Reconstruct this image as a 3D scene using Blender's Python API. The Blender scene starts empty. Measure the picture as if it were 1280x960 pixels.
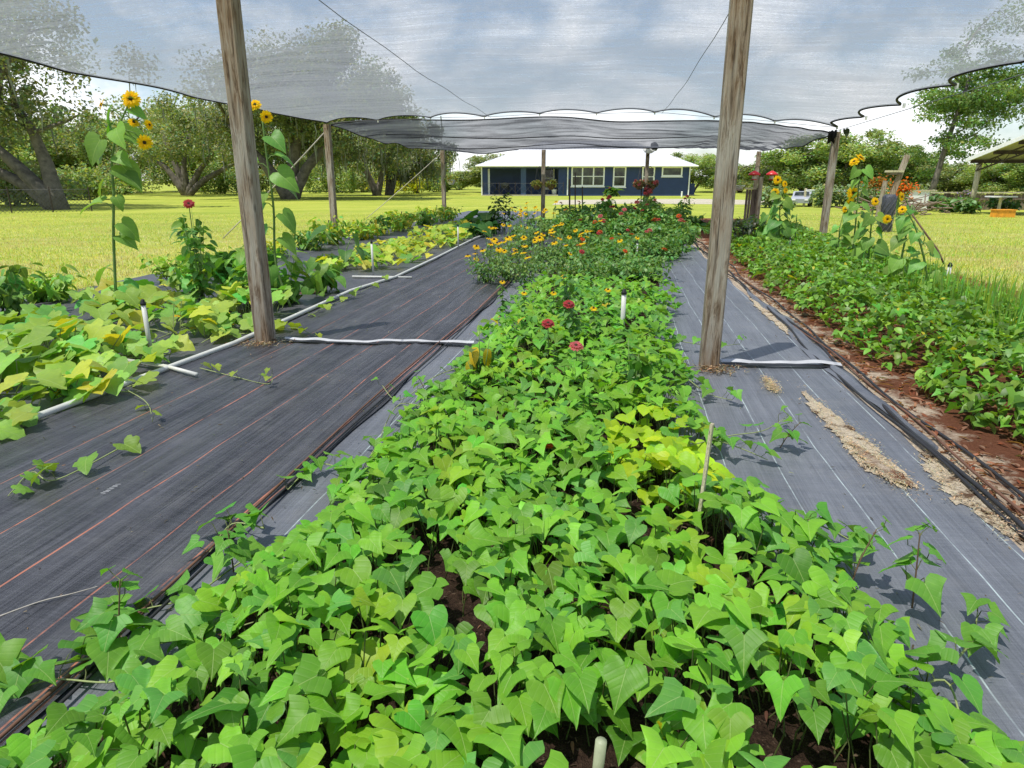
import bpy, math, random
import numpy as np
from mathutils import Vector
random.seed(7)
RNG = np.random.default_rng(7)
R = math.radians
sc = bpy.context.scene
COL = sc.collection
YAW = R(9.0)
CY, SY = math.cos(YAW), math.sin(YAW)

def W(u, v, z=0.0):
    """garden frame (u across the rows, v along them) -> world"""
    return (u * CY + v * SY, -u * SY + v * CY, z)

# ------------------------------------------------------------------ camera
FPX, PITCH, CAMH = 833.0, R(17.0), 1.4
cd = bpy.data.cameras.new('camera')
cd.sensor_width = 36.0
cd.lens = 36.0 * FPX / 1280.0
cd.clip_start = 0.05
cd.clip_end = 3000
cam = bpy.data.objects.new('camera', cd)
COL.objects.link(cam)
cam.location = (0, 0, CAMH)
cam.rotation_euler = (R(90) - PITCH, 0, 0)
sc.camera = cam
sc.view_settings.view_transform = 'Standard'
sc.view_settings.look = 'None'
sc.view_settings.exposure = 0
sc.view_settings.gamma = 1
try:
    sc.cycles.transparent_max_bounces = 16
    sc.cycles.max_bounces = 7
    sc.cycles.diffuse_bounces = 3
    sc.cycles.caustics_reflective = False
    sc.cycles.caustics_refractive = False
except Exception:
    pass

# survey helpers: real positions measured from the picture
def _ray(x, y):
    k = (480 - y) / FPX
    return (x - 640) / FPX, math.cos(PITCH) + k * math.sin(PITCH), k * math.cos(PITCH) - math.sin(PITCH)
def gp(x, y, z=0.0):
    a, b, c = _ray(x, y)
    t = (z - CAMH) / c
    return (a * t, b * t, z)
def at(x, y, Y):
    a, b, c = _ray(x, y)
    return (a * Y / b, Y, CAMH + c * Y / b)

# ------------------------------------------------------------------ node helpers
class NT:
    def __init__(s, name, world=False):
        if world:
            s.m = bpy.data.worlds.new(name)
        else:
            s.m = bpy.data.materials.new(name)
        s.m.use_nodes = True
        s.t = s.m.node_tree
        s.t.nodes.clear()
    def n(s, typ, **kw):
        nd = s.t.nodes.new(typ)
        for k, v in kw.items():
            if k.startswith('i_'):
                key = k[2:]
                key = int(key) if key.isdigit() else key.replace('_', ' ')
                s.put(nd.inputs[key], v)
            else:
                setattr(nd, k, v)
        return nd
    def put(s, sock, v):
        if isinstance(v, bpy.types.NodeSocket):
            s.t.links.new(v, sock)
        elif isinstance(v, bpy.types.Node):
            s.t.links.new(v.outputs[0], sock)
        else:
            if isinstance(v, (tuple, list)) and len(v) == 3 and sock.type == 'RGBA':
                v = (*v, 1)
            sock.default_value = v
    def math(s, op, a, b=None, c=None, clamp=False):
        nd = s.t.nodes.new('ShaderNodeMath'); nd.operation = op; nd.use_clamp = clamp
        s.put(nd.inputs[0], a)
        if b is not None: s.put(nd.inputs[1], b)
        if c is not None: s.put(nd.inputs[2], c)
        return nd.outputs[0]
    def mix(s, fac, a, b, blend='MIX'):
        nd = s.t.nodes.new('ShaderNodeMix'); nd.data_type = 'RGBA'; nd.blend_type = blend
        s.put(nd.inputs[0], fac); s.put(nd.inputs[6], a); s.put(nd.inputs[7], b)
        return nd.outputs[2]
    def noise(s, vec, scale, detail=3, rough=0.55, dist=0.0):
        nd = s.t.nodes.new('ShaderNodeTexNoise')
        if vec is not None: s.put(nd.inputs['Vector'], vec)
        nd.inputs['Scale'].default_value = scale
        nd.inputs['Detail'].default_value = detail
        nd.inputs['Roughness'].default_value = rough
        nd.inputs['Distortion'].default_value = dist
        return nd.outputs[0]
    def mapr(s, v, a, b, c=0.0, d=1.0):
        nd = s.t.nodes.new('ShaderNodeMapRange'); nd.clamp = True
        s.put(nd.inputs[0], v)
        for i, q in enumerate((a, b, c, d)): nd.inputs[i + 1].default_value = q
        return nd.outputs[0]
    def scalev(s, vec, sx, sy, sz):
        nd = s.t.nodes.new('ShaderNodeMapping')
        s.put(nd.inputs[0], vec)
        nd.inputs['Scale'].default_value = (sx, sy, sz)
        return nd.outputs[0]
    def coord(s, which='Object'):
        nd = s.t.nodes.new('ShaderNodeTexCoord')
        return nd.outputs[which]
    def sep(s, vec):
        nd = s.t.nodes.new('ShaderNodeSeparateXYZ'); s.put(nd.inputs[0], vec)
        return nd.outputs
    def bump(s, h, strength=0.3, dist=0.01):
        nd = s.t.nodes.new('ShaderNodeBump')
        nd.inputs['Strength'].default_value = strength
        nd.inputs['Distance'].default_value = dist
        s.put(nd.inputs['Height'], h)
        return nd.outputs[0]
    def princ(s, col, rough=0.6, metal=0.0, spec=0.5, normal=None):
        nd = s.t.nodes.new('ShaderNodeBsdfPrincipled')
        s.put(nd.inputs['Base Color'], col); s.put(nd.inputs['Roughness'], rough)
        nd.inputs['Metallic'].default_value = metal
        nd.inputs['Specular IOR Level'].default_value = spec
        if normal is not None: s.put(nd.inputs['Normal'], normal)
        return nd.outputs[0]
    def out(s, sh):
        o = s.t.nodes.new('ShaderNodeOutputWorld' if isinstance(s.m, bpy.types.World) else 'ShaderNodeOutputMaterial')
        s.t.links.new(sh, o.inputs[0])
        return s.m

def simple(name, col, rough=0.6, metal=0.0, var=0.25, scale=8.0, bump=0.0, spec=0.4):
    n = NT(name)
    co = n.coord()
    a = n.noise(co, scale, 4, 0.65)
    f = n.mapr(a, 0.3, 0.7, 1 - var, 1 + var)
    c = n.mix(1.0, (*col, 1), n.t.nodes.new('ShaderNodeCombineXYZ').outputs[0], 'MULTIPLY')
    cx = [q for q in n.t.nodes if q.bl_idname == 'ShaderNodeCombineXYZ'][0]
    for i in range(3): n.put(cx.inputs[i], f)
    nm = n.bump(n.noise(co, scale * 4, 3), bump, 0.01) if bump else None
    return n.out(n.princ(c, rough, metal, spec, nm))

def leaf_material(name, veins=True, transl=0.35, rough=0.45, spec=0.5, gain=1.0):
    n = NT(name)
    at_ = n.n('ShaderNodeAttribute', attribute_name='tint').outputs['Color']
    col = at_
    nm = None
    if veins:
        uv = n.coord('UV')
        x, y, _ = n.sep(uv)
        ax = n.math('ABSOLUTE', x)
        mid = n.mapr(ax, 0.004, 0.016, 1, 0)
        s = n.math('SUBTRACT', y, n.math('MULTIPLY', ax, 0.95))
        fr = n.math('ABSOLUTE', n.math('SUBTRACT', n.math('FRACT', n.math('MULTIPLY', s, 4.3)), 0.5))
        side = n.mapr(fr, 0.0, 0.045, 1, 0)
        v = n.math('MAXIMUM', mid, n.math('MULTIPLY', side, 0.45))
        col = n.mix(n.math('MULTIPLY', v, 0.5), col, (0.42, 0.55, 0.20, 1))
        mott = n.noise(n.coord('Object'), 35, 3)
        col = n.mix(n.mapr(mott, 0.45, 0.75, 0, 0.28), col, n.mix(1.0, col, (1.5, 1.35, 0.6, 1), 'MULTIPLY'))
        pill = n.math('MULTIPLY', fr, 0.8)
        nm = n.bump(n.math('SUBTRACT', n.math('MULTIPLY', n.mapr(fr, 0.0, 0.25, 0, 1), 0.5), n.math('MULTIPLY', mid, 0.6)), 0.35, 0.0022)
    geo = n.n('ShaderNodeNewGeometry').outputs['Backfacing']
    col2 = n.mix(n.math('MULTIPLY', geo, 0.35), col, (0.22, 0.32, 0.14, 1))
    p = n.princ(col2, rough, 0, spec, nm)
    tr = n.n('ShaderNodeBsdfTranslucent')
    n.put(tr.inputs[0], n.mix(1.0, col, (1.75 * gain, 1.7 * gain, 0.45, 1), 'MULTIPLY'))
    if nm is not None: n.put(tr.inputs[1], nm)
    mx = n.n('ShaderNodeMixShader', i_0=transl)
    n.put(mx.inputs[1], p); n.put(mx.inputs[2], tr.outputs[0])
    return n.out(mx.outputs[0])

M = {}
M['leaf'] = leaf_material('broad_leaf', transl=0.30, rough=0.48, spec=0.35)
M['smalleaf'] = leaf_material('small_leaf', veins=False, transl=0.3)
M['treeleaf'] = leaf_material('tree_leaf', veins=False, transl=0.30, rough=0.6, spec=0.3)
M['petal'] = leaf_material('petal', veins=False, transl=0.4, rough=0.7, spec=0.2)
M['blade'] = leaf_material('grass_blade', veins=False, transl=0.35, rough=0.6, spec=0.2)
M['stem'] = simple('green_stem', (0.14, 0.24, 0.06), 0.6)
M['palestem'] = simple('pale_stem', (0.30, 0.36, 0.14), 0.6)
M['stub'] = simple('pale_green_pipe', (0.42, 0.46, 0.30), 0.5)
M['redstem'] = simple('reddish_stem', (0.16, 0.10, 0.06), 0.6)
M['disc'] = simple('flower_disc', (0.06, 0.03, 0.012), 0.9, scale=60, bump=0.6)
M['bark'] = simple('oak_bark', (0.13, 0.115, 0.095), 0.95, var=0.5, scale=3, bump=0.8)
M['moss'] = simple('spanish_moss', (0.20, 0.22, 0.17), 0.95, var=0.3, scale=2)
M['pvc'] = simple('white_pipe', (0.62, 0.63, 0.58), 0.45, var=0.12, scale=5)
M['black'] = simple('black_plastic', (0.012, 0.012, 0.013), 0.5)
M['hose'] = simple('drip_tube', (0.03, 0.03, 0.033), 0.5)
M['brownline'] = simple('brown_tube', (0.16, 0.08, 0.05), 0.6)
M['white'] = simple('white_paint', (0.86, 0.86, 0.86), 0.5, var=0.05)
M['navy'] = simple('navy_siding', (0.026, 0.048, 0.145), 0.6, var=0.12, scale=1.5)
M['navylight'] = simple('navy_trim', (0.05, 0.085, 0.19), 0.6, var=0.1)
M['band'] = simple('white_band', (0.50, 0.51, 0.52), 0.5, var=0.1)
M['rope'] = simple('pale_rope', (0.45, 0.42, 0.36), 0.8)
M['cable'] = simple('steel_cable', (0.10, 0.10, 0.11), 0.5)
M['hem'] = simple('black_hem', (0.010, 0.010, 0.012), 0.7)
M['rust'] = simple('dark_steel', (0.05, 0.035, 0.03), 0.7)
M['red'] = simple('red_plastic', (0.55, 0.03, 0.03), 0.35)
M['orange'] = simple('orange_plastic', (0.75, 0.32, 0.03), 0.6)
M['coir'] = simple('coir_basket', (0.25, 0.17, 0.09), 0.95)
M['carwhite'] = simple('car_paint', (0.35, 0.37, 0.42), 0.25, var=0.03)
M['tyre'] = simple('tyre_rubber', (0.015, 0.015, 0.015), 0.8)
M['meshroll'] = simple('dark_mesh', (0.05, 0.055, 0.07), 0.6, var=0.5, scale=20)
M['stickwood'] = simple('dry_sticks', (0.20, 0.15, 0.11), 0.9)
M['metal_roof_under'] = simple('roof_underside', (0.50, 0.47, 0.40), 0.6)

def glass_mat():
    n = NT('window_glass')
    co = n.coord()
    a = n.noise(co, 1.6, 3)
    c = n.mix(n.mapr(a, .4, .65), (0.010, 0.014, 0.012, 1), (0.07, 0.09, 0.06, 1))
    return n.out(n.princ(c, 0.08, 0, 0.6))
M['glass'] = glass_mat()

def wood_mat(name, grey, brown, browness=(0.42, 0.62), zs=0.12, scale=26):
    n = NT(name)
    co = n.coord()
    x, y, z = n.sep(co)
    warp = n.noise(n.scalev(co, 1, 1, 0.35), 3.0, 2)
    st = n.scalev(co, 1, 1, zs)
    g1 = n.noise(st, scale, 5, 0.7, 0.6)
    g2 = n.noise(n.scalev(co, 1, 1, 0.03), scale * 3.2, 3, 0.6, 0.3)
    patch = n.noise(n.scalev(co, 1, 1, 0.4), 2.2, 4, 0.6)
    f = n.mapr(n.math('ADD', n.math('MULTIPLY', patch, 0.6), n.math('MULTIPLY', g1, 0.4)), *browness)
    c = n.mix(f, (*grey, 1), (*brown, 1))
    c = n.mix(n.mapr(g1, 0.50, 0.66, 0, .75), c, n.mix(1.0, c, (0.32, 0.28, 0.25, 1), 'MULTIPLY'))
    c = n.mix(n.mapr(g2, 0.55, 0.7, 0, .75), c, (0.02, 0.016, 0.012, 1))
    vo = n.n('ShaderNodeTexVoronoi', feature='F1')
    n.put(vo.inputs['Vector'], n.scalev(co, 1, 1, 0.30)); vo.inputs['Scale'].default_value = 6.5
    k = n.mapr(vo.outputs['Distance'], 0.05, 0.11, 1, 0)
    c = n.mix(n.math('MULTIPLY', k, .8), c, (0.03, 0.02, 0.012, 1))
    h = n.math('ADD', n.math('MULTIPLY', g1, -0.8), n.math('MULTIPLY', g2, -1.2))
    return n.out(n.princ(c, 0.85, 0, 0.2, n.bump(h, 0.9, 0.01)))
M['post'] = wood_mat('weathered_post_wood', (0.42, 0.385, 0.32), (0.26, 0.165, 0.09), (0.40, 0.60))
M['board'] = wood_mat('weathered_boards', (0.24, 0.19, 0.15), (0.10, 0.07, 0.05))
M['stake'] = wood_mat('pale_stake_wood', (0.66, 0.60, 0.40), (0.42, 0.36, 0.20), (0.5, 0.7), 0.1, 60)

def mat_fabric(name, base, lines, linecol, linew=0.006, streak=0.5, pale=(0.12, 0.12, 0.13), palefac=0.35, rough=0.42):
    """woven weed mat; object coordinates are (u, v) metres"""
    n = NT(name)
    co = n.coord()
    x, y, z = n.sep(co)
    s1 = n.noise(n.scalev(co, 110, 1.3, 1), 1.0, 5, 0.8)
    s2 = n.noise(n.scalev(co, 9, 0.5, 1), 1.0, 4, 0.7)
    weave = n.noise(n.scalev(co, 260, 260, 1), 1.0, 1)
    crossw = n.noise(n.scalev(co, 8, 120, 1), 1.0, 2)
    big = n.noise(co, 1.1, 5, 0.6)
    dust = n.noise(co, 3.3, 6, 0.7)
    f = n.mapr(n.math('ADD', n.math('MULTIPLY', s1, 0.6), n.math('MULTIPLY', s2, 0.4)), 0.40, 0.62)
    f = n.math('MULTIPLY', f, streak)
    f = n.math('ADD', f, n.mapr(weave, 0.4, 0.7, 0, 0.25))
    f = n.math('ADD', f, n.mapr(crossw, 0.45, 0.7, 0, 0.2))
    c = n.mix(f, (*base, 1), (*pale, 1))
    c = n.mix(n.mapr(dust, 0.52, 0.78, 0, palefac), c, (0.24, 0.23, 0.215, 1))
    c = n.mix(n.mapr(big, 0.35, 0.75, 0, 0.4), c, n.mix(1.0, c, (0.45, 0.45, 0.48, 1), 'MULTIPLY'))
    wob = n.math('MULTIPLY', n.math('SUBTRACT', n.noise(n.scalev(co, 0.2, 0.8, 1), 1.0, 2), 0.5), 0.07)
    xx = n.math('ADD', x, wob)
    ln = None
    for u0 in lines:
        d = n.math('ABSOLUTE', n.math('SUBTRACT', xx, u0))
        q = n.mapr(d, linew * 0.55, linew, 1, 0)
        ln = q if ln is None else n.math('MAXIMUM', ln, q)
    brk = n.mapr(n.noise(n.scalev(co, 4, 3, 1), 1.0, 4, 0.8), 0.36, 0.58, 0.0, 0.85)
    if ln is not None:
        c = n.mix(n.math('MULTIPLY', ln, brk), c, (*linecol, 1))
    h = n.math('ADD', n.math('MULTIPLY', s1, 0.6), n.math('MULTIPLY', weave, 0.25))
    return n.out(n.princ(c, rough, 0, 0.45, n.bump(h, 0.8, 0.005)))
M['mat_black'] = mat_fabric('black_weed_mat', (0.010, 0.0105, 0.013), (-2.84, -2.44, -2.10, -1.77, -1.55, -1.51), (0.52, 0.19, 0.11), 0.0042, 0.85, (0.11, 0.113, 0.127), 0.2)
M['mat_grey'] = mat_fabric('grey_weed_mat', (0.095, 0.104, 0.120), (0.585, 0.85, 1.11, 1.365, 1.585, -1.3, -1.05), (0.50, 0.60, 0.60), 0.0035, 0.7, (0.225, 0.24, 0.27), 0.35)
M['mat_side'] = mat_fabric('side_weed_mat', (0.06, 0.063, 0.072), (-4.0, -4.6, -5.2, -5.8, -6.4), (0.2, 0.2, 0.2), 0.005, 0.5, (0.13, 0.13, 0.15), 0.35)

def cloth_mat(name, lo, hi, col, scale_u=1.2, scale_v=70.0):
    n = NT(name)
    uv = n.coord('UV')
    warp = n.noise(n.scalev(uv, .5, .5, 1), 1.0, 2)
    x, y, z = n.sep(uv)
    yy = n.math('ADD', y, n.math('MULTIPLY', warp, 0.5))
    cb = n.n('ShaderNodeCombineXYZ'); n.put(cb.inputs[0], x); n.put(cb.inputs[1], yy)
    s1 = n.noise(n.scalev(cb.outputs[0], scale_u, scale_v * 0.28, 1), 1.0, 5, 0.75)
    s2 = n.noise(n.scalev(cb.outputs[0], 0.25, 2.4, 1), 1.0, 4, 0.65)
    s3 = n.noise(n.scalev(uv, 26, 42, 1), 1.0, 2, 0.6)
    s4 = n.noise(n.scalev(cb.outputs[0], 0.12, 9.0, 1), 1.0, 3, 0.7)
    a = n.math('ADD', n.math('ADD', n.math('MULTIPLY', s1, 0.42), n.math('MULTIPLY', n.math('ADD', n.math('MULTIPLY', s2, .5), n.math('MULTIPLY', s4, .5)), 0.28)), n.math('MULTIPLY', s3, 0.30))
    f = n.mapr(a, 0.36, 0.62, lo, hi)
    gg = n.n('ShaderNodeNewGeometry')
    dt = n.n('ShaderNodeVectorMath', operation='DOT_PRODUCT'); n.put(dt.inputs[0], gg.outputs['Incoming']); n.put(dt.inputs[1], gg.outputs['Normal'])
    cs = n.math('MAXIMUM', n.math('ABSOLUTE', dt.outputs['Value']), 0.16)
    f = n.math('SUBTRACT', 1.0, n.math('POWER', n.math('SUBTRACT', 1.0, f), n.math('DIVIDE', 1.0, cs)))
    d = n.n('ShaderNodeBsdfDiffuse'); n.put(d.inputs[0], (*col, 1))
    t = n.n('ShaderNodeBsdfTranslucent'); n.put(t.inputs[0], (*[c * 1.2 for c in col], 1))
    m1 = n.n('ShaderNodeMixShader', i_0=0.5); n.put(m1.inputs[1], d.outputs[0]); n.put(m1.inputs[2], t.outputs[0])
    tp = n.n('ShaderNodeBsdfTransparent')
    m2 = n.n('ShaderNodeMixShader'); n.put(m2.inputs[0], f)
    n.put(m2.inputs[1], tp.outputs[0]); n.put(m2.inputs[2], m1.outputs[0])
    return n.out(m2.outputs[0])
M['cloth'] = cloth_mat('shade_cloth', 0.03, 0.33, (0.33, 0.35, 0.385))
def cloth2_mat():
    n = NT('doubled_shade_cloth')
    uv = n.coord('UV')
    a = n.noise(n.scalev(uv, .55, 2.2, 1), 1.0, 5, 0.6, 0.6)
    b = n.noise(n.scalev(uv, 1.4, 24, 1), 1.0, 4, 0.7)
    c3 = n.noise(n.scalev(uv, 24, 40, 1), 1.0, 2)
    f = n.mapr(n.math('ADD', n.math('MULTIPLY', a, .6), n.math('ADD', n.math('MULTIPLY', b, .25), n.math('MULTIPLY', c3, .15))), 0.36, 0.64)
    col = n.mix(f, (0.015, 0.016, 0.02, 1), (0.22, 0.235, 0.27, 1))
    d = n.n('ShaderNodeBsdfDiffuse'); n.put(d.inputs[0], col)
    t = n.n('ShaderNodeBsdfTranslucent'); n.put(t.inputs[0], col)
    m1 = n.n('ShaderNodeMixShader', i_0=0.5); n.put(m1.inputs[1], d.outputs[0]); n.put(m1.inputs[2], t.outputs[0])
    tp = n.n('ShaderNodeBsdfTransparent')
    m2 = n.n('ShaderNodeMixShader'); n.put(m2.inputs[0], n.mapr(n.math('ADD', f, n.math('MULTIPLY', c3, .3)), 0.2, 1.1, 0.97, 0.62))
    n.put(m2.inputs[1], tp.outputs[0]); n.put(m2.inputs[2], m1.outputs[0])
    return n.out(m2.outputs[0])
M['cloth2'] = cloth2_mat()

def ground_mat():
    n = NT('lawn_ground')
    co = n.coord()
    a = n.noise(co, 0.25, 6, 0.6)
    b = n.noise(co, 1.7, 5, 0.7)
    c3 = n.noise(co, 28, 4, 0.75)
    g = n.mix(n.mapr(a, 0.35, 0.65), (0.34, 0.40, 0.05, 1), (0.50, 0.52, 0.09, 1))
    g = n.mix(n.mapr(n.noise(co, 0.12, 5, 0.7), 0.45, 0.65, 0, .55), g, (0.16, 0.27, 0.03, 1))
    g = n.mix(n.mapr(b, 0.48, 0.72, 0, 0.75), g, (0.45, 0.43, 0.12, 1))
    g = n.mix(n.mapr(c3, 0.42, 0.66, 0, 0.7), g, (0.17, 0.24, 0.03, 1))
    x, y, z = n.sep(co)
    near = n.mapr(y, 5, 26, 0.85, 0.0)
    dry = n.mapr(n.noise(co, 0.9, 6, 0.75), 0.46, 0.68, 0, 1)
    g = n.mix(n.math('MULTIPLY', near, dry), g, (0.52, 0.47, 0.27, 1))
    return n.out(n.princ(g, 0.9, 0, 0.1, n.bump(c3, 0.8, 0.03)))
M['lawn'] = ground_mat()

def soil_mat():
    n = NT('bed_soil')
    co = n.coord()
    a = n.noise(co, 22, 6, 0.8)
    b = n.noise(co, 70, 3, 0.7)
    c = n.mix(n.mapr(a, 0.35, 0.65), (0.018, 0.011, 0.008, 1), (0.085, 0.05, 0.035, 1))
    c = n.mix(n.mapr(b, 0.6, 0.72), c, (0.20, 0.14, 0.10, 1))
    return n.out(n.princ(c, 0.95, 0, 0.1, n.bump(n.math('ADD', a, b), 1.0, 0.03)))
M['soil'] = soil_mat()

def sand_mat(name, light, dark, lo=0.48, hi=0.62, sc_=3.5):
    n = NT(name)
    co = n.coord()
    a = n.noise(co, sc_, 6, 0.75)
    if name.startswith('pine'):
        x, y, z = n.sep(co)
        a = n.math('ADD', a, n.mapr(x, 1.75, 2.15, -.07, .20))
    b = n.noise(co, 60, 4, 0.8)
    c = n.mix(n.mapr(a, lo, hi), (*light, 1), (*dark, 1))
    c = n.mix(n.mapr(b, 0.45, 0.65, 0, 0.55), c, n.mix(1.0, c, (0.4, 0.33, 0.25, 1), 'MULTIPLY'))
    return n.out(n.princ(c, 0.95, 0, 0.1, n.bump(b, 1.0, 0.02)))
M['sand'] = sand_mat('pale_sand', (0.66, 0.57, 0.43), (0.15, 0.09, 0.055), 0.52, 0.62, 7.0)
M['straw_ground'] = sand_mat('pine_straw_ground', (0.58, 0.48, 0.36), (0.17, 0.070, 0.038), 0.46, 0.60, 2.6)
M['drive'] = sand_mat('sandy_drive', (0.55, 0.50, 0.40), (0.42, 0.42, 0.25), 0.5, 0.7, 0.6)

def roof_mat():
    n = NT('white_metal_roof')
    co = n.coord()
    x, y, z = n.sep(co)
    w = n.math('ABSOLUTE', n.math('SUBTRACT', n.math('FRACT', n.math('MULTIPLY', x, 3.2)), 0.5))
    rib = n.mapr(w, 0.0, 0.10, 1, 0)
    c = n.mix(n.math('MULTIPLY', rib, 0.35), (0.60, 0.61, 0.64, 1), (0.36, 0.38, 0.42, 1))
    return n.out(n.princ(c, 0.5, 0, 0.4, n.bump(rib, 0.6, 0.03)))
M['roof'] = roof_mat()

# ------------------------------------------------------------------ mesh helpers
class MB:
    def __init__(s):
        s.v, s.f = [], []
    def add(s, v, f):
        o = len(s.v); s.v += [tuple(q) for q in v]; s.f += [tuple(i + o for i in q) for q in f]; return s
    def box(s, a, b):
        (x0, y0, z0), (x1, y1, z1) = a, b
        return s.add([(x0, y0, z0), (x1, y0, z0), (x1, y1, z0), (x0, y1, z0), (x0, y0, z1), (x1, y0, z1), (x1, y1, z1), (x0, y1, z1)],
                     [(0, 3, 2, 1), (4, 5, 6, 7), (0, 1, 5, 4), (1, 2, 6, 5), (2, 3, 7, 6), (3, 0, 4, 7)])
    def beam(s, p, q, w, h=None, roll=0.0):
        """rectangular bar p->q with chamfered edges"""
        h = h or w
        p, q = Vector(p), Vector(q); d = (q - p).normalized()
        up = Vector((0, 0, 1)) if abs(d.z) < 0.95 else Vector((CY, -SY, 0))
        a = d.cross(up).normalized(); b = a.cross(d)
        ca, sa = math.cos(roll), math.sin(roll)
        a, b = a * ca + b * sa, b * ca - a * sa
        c = min(w, h) * 0.08
        pr = [(-w/2+c, -h/2), (w/2-c, -h/2), (w/2, -h/2+c), (w/2, h/2-c), (w/2-c, h/2), (-w/2+c, h/2), (-w/2, h/2-c), (-w/2, -h/2+c)]
        vs = [e + a * x + b * y for e in (p, q) for x, y in pr]
        fs = [(i, (i+1) % 8, 8 + (i+1) % 8, 8 + i) for i in range(8)] + [tuple(range(7, -1, -1)), tuple(range(8, 16))]
        return s.add(vs, fs)
    def tube(s, pts, rad, sides=6, caps=True):
        pts = [Vector(q) for q in pts]; n = len(pts)
        rads = rad if isinstance(rad, (list, tuple)) else [rad] * n
        vs = []; ref = None
        for i in range(n):
            d = (pts[min(i+1, n-1)] - pts[max(i-1, 0)])
            d = d.normalized() if d.length > 1e-9 else Vector((0, 0, 1))
            if ref is None:
                ref = Vector((0, 0, 1)) if abs(d.z) < 0.9 else Vector((1, 0, 0))
            a = d.cross(ref)
            if a.length < 1e-5: a = d.cross(Vector((0.3, 0.8, 0.1)))
            a.normalize(); b = a.cross(d).normalized(); ref = b
            for k in range(sides):
                t = 2 * math.pi * k / sides
                vs.append(pts[i] + (a * math.cos(t) + b * math.sin(t)) * rads[i])
        fs = [(i*sides+k, i*sides+(k+1) % sides, (i+1)*sides+(k+1) % sides, (i+1)*sides+k) for i in range(n-1) for k in range(sides)]
        if caps: fs += [tuple(range(sides-1, -1, -1)), tuple((n-1)*sides+k for k in range(sides))]
        return s.add(vs, fs)
    def lathe(s, prof, c=(0, 0, 0), sides=16):
        vs = [(c[0] + r*math.cos(2*math.pi*k/sides), c[1] + r*math.sin(2*math.pi*k/sides), c[2] + z) for r, z in prof for k in range(sides)]
        n = len(prof)
        fs = [(i*sides+k, i*sides+(k+1) % sides, (i+1)*sides+(k+1) % sides, (i+1)*sides+k) for i in range(n-1) for k in range(sides)]
        fs += [tuple(range(sides-1, -1, -1)), tuple((n-1)*sides+k for k in range(sides))]
        return s.add(vs, fs)
    def build(s, name, mat, parent=None, smooth=False, off=None):
        me = bpy.data.meshes.new(name)
        v = s.v if off is None else [(a-off[0], b-off[1], c-off[2]) for a, b, c in s.v]
        me.from_pydata(v, [], s.f)
        if smooth:
            me.polygons.foreach_set('use_smooth', [True] * len(me.polygons))
        me.materials.append(mat)
        o = bpy.data.objects.new(name, me); COL.objects.link(o)
        if parent is not None: o.parent = parent
        return o

def tag(o, label=None, cat=None, group=None, kind=None):
    if label: o['label'] = label
    if cat: o['category'] = cat
    if group: o['group'] = group
    if kind: o['kind'] = kind
    return o
def empty(name, loc, label=None, cat=None, group=None, rz=0.0):
    o = bpy.data.objects.new(name, None); COL.objects.link(o)
    o.location = loc; o.rotation_euler = (0, 0, rz); o.empty_display_size = 0.1
    return tag(o, label, cat, group)
def copy_tree(o, parent=None):
    c = o.copy(); COL.objects.link(c)
    if parent is not None: c.parent = parent
    for ch in list(o.children): copy_tree(ch, c)
    return c

# ---- leaf templates: (verts, tris)  x side, y towards the tip, z normal
def leaf_tpl(half, inner=True, fold=0.22, droop=0.25, wave=0.04, seed=0):
    r = random.Random(seed)
    n = len(half)
    V, F = [], []
    def z(x, y): return fold * abs(x) - droop * max(0, y) ** 2 + r.uniform(-wave, wave)
    mids = []
    for i, (x, y) in enumerate(half):
        ym = i / (n - 1)
        mids.append(len(V)); V.append((0, ym, -droop * ym * ym))
    for sgn in (1, -1):
        es, ms = [], []
        for i, (x, y) in enumerate(half):
            if i in (0, n - 1):
                es.append(mids[i]); ms.append(mids[i]); continue
            es.append(len(V)); V.append((sgn * x * r.uniform(.93, 1.07), y, z(x, y)))
            if inner:
                ym = i / (n - 1)
                ms.append(len(V)); V.append((sgn * x * 0.5, (y + ym) / 2, fold * x * .62 - droop * ((y+ym)/2) ** 2))
        for i in range(n - 1):
            def q(a, b, c, d):
                ids = [a, b, c, d] if sgn > 0 else [d, c, b, a]
                k = []
                for t in ids:
                    if t not in k: k.append(t)
                if len(k) == 3: F.append(tuple(k))
                elif len(k) == 4: F.append((k[0], k[1], k[2])); F.append((k[0], k[2], k[3]))
            if inner:
                q(mids[i], ms[i], ms[i+1], mids[i+1]); q(ms[i], es[i], es[i+1], ms[i+1])
            else:
                q(mids[i], es[i], es[i+1], mids[i+1])
    return np.array(V, float), np.array(F, int)

HEART = [(0, 0), (.09, -.13), (.24, -.24), (.40, -.22), (.52, -.06), (.53, .13), (.43, .31), (.28, .50), (.14, .72), (.05, .90), (0, 1.03)]
ANGLE = [(0, 0), (.11, -.15), (.29, -.24), (.48, -.16), (.63, .04), (.46, .17), (.31, .36), (.19, .60), (.08, .84), (0, 1.03)]
ROUND = [(0, 0), (.14, -.10), (.34, -.14), (.52, .02), (.58, .25), (.54, .50), (.40, .72), (.22, .88), (0, .96)]
OVATE = [(0, 0), (.14, .04), (.27, .20), (.32, .42), (.27, .64), (.14, .85), (0, 1)]
LANCE = [(0, 0), (.08, .12), (.12, .38), (.09, .7), (0, 1)]
PALM = [(0, 0), (.10, -.14), (.24, -.24), (.42, -.24), (.52, -.10), (.50, .04), (.58, .12), (.66, .26), (.58, .38), (.44, .44), (.38, .54), (.34, .68), (.22, .80), (.12, .92), (0, 1)]
BIGHEART = [(0, 0), (.14, -.12), (.34, -.14), (.48, .02), (.50, .22), (.42, .44), (.28, .66), (.12, .86), (0, 1)]
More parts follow.
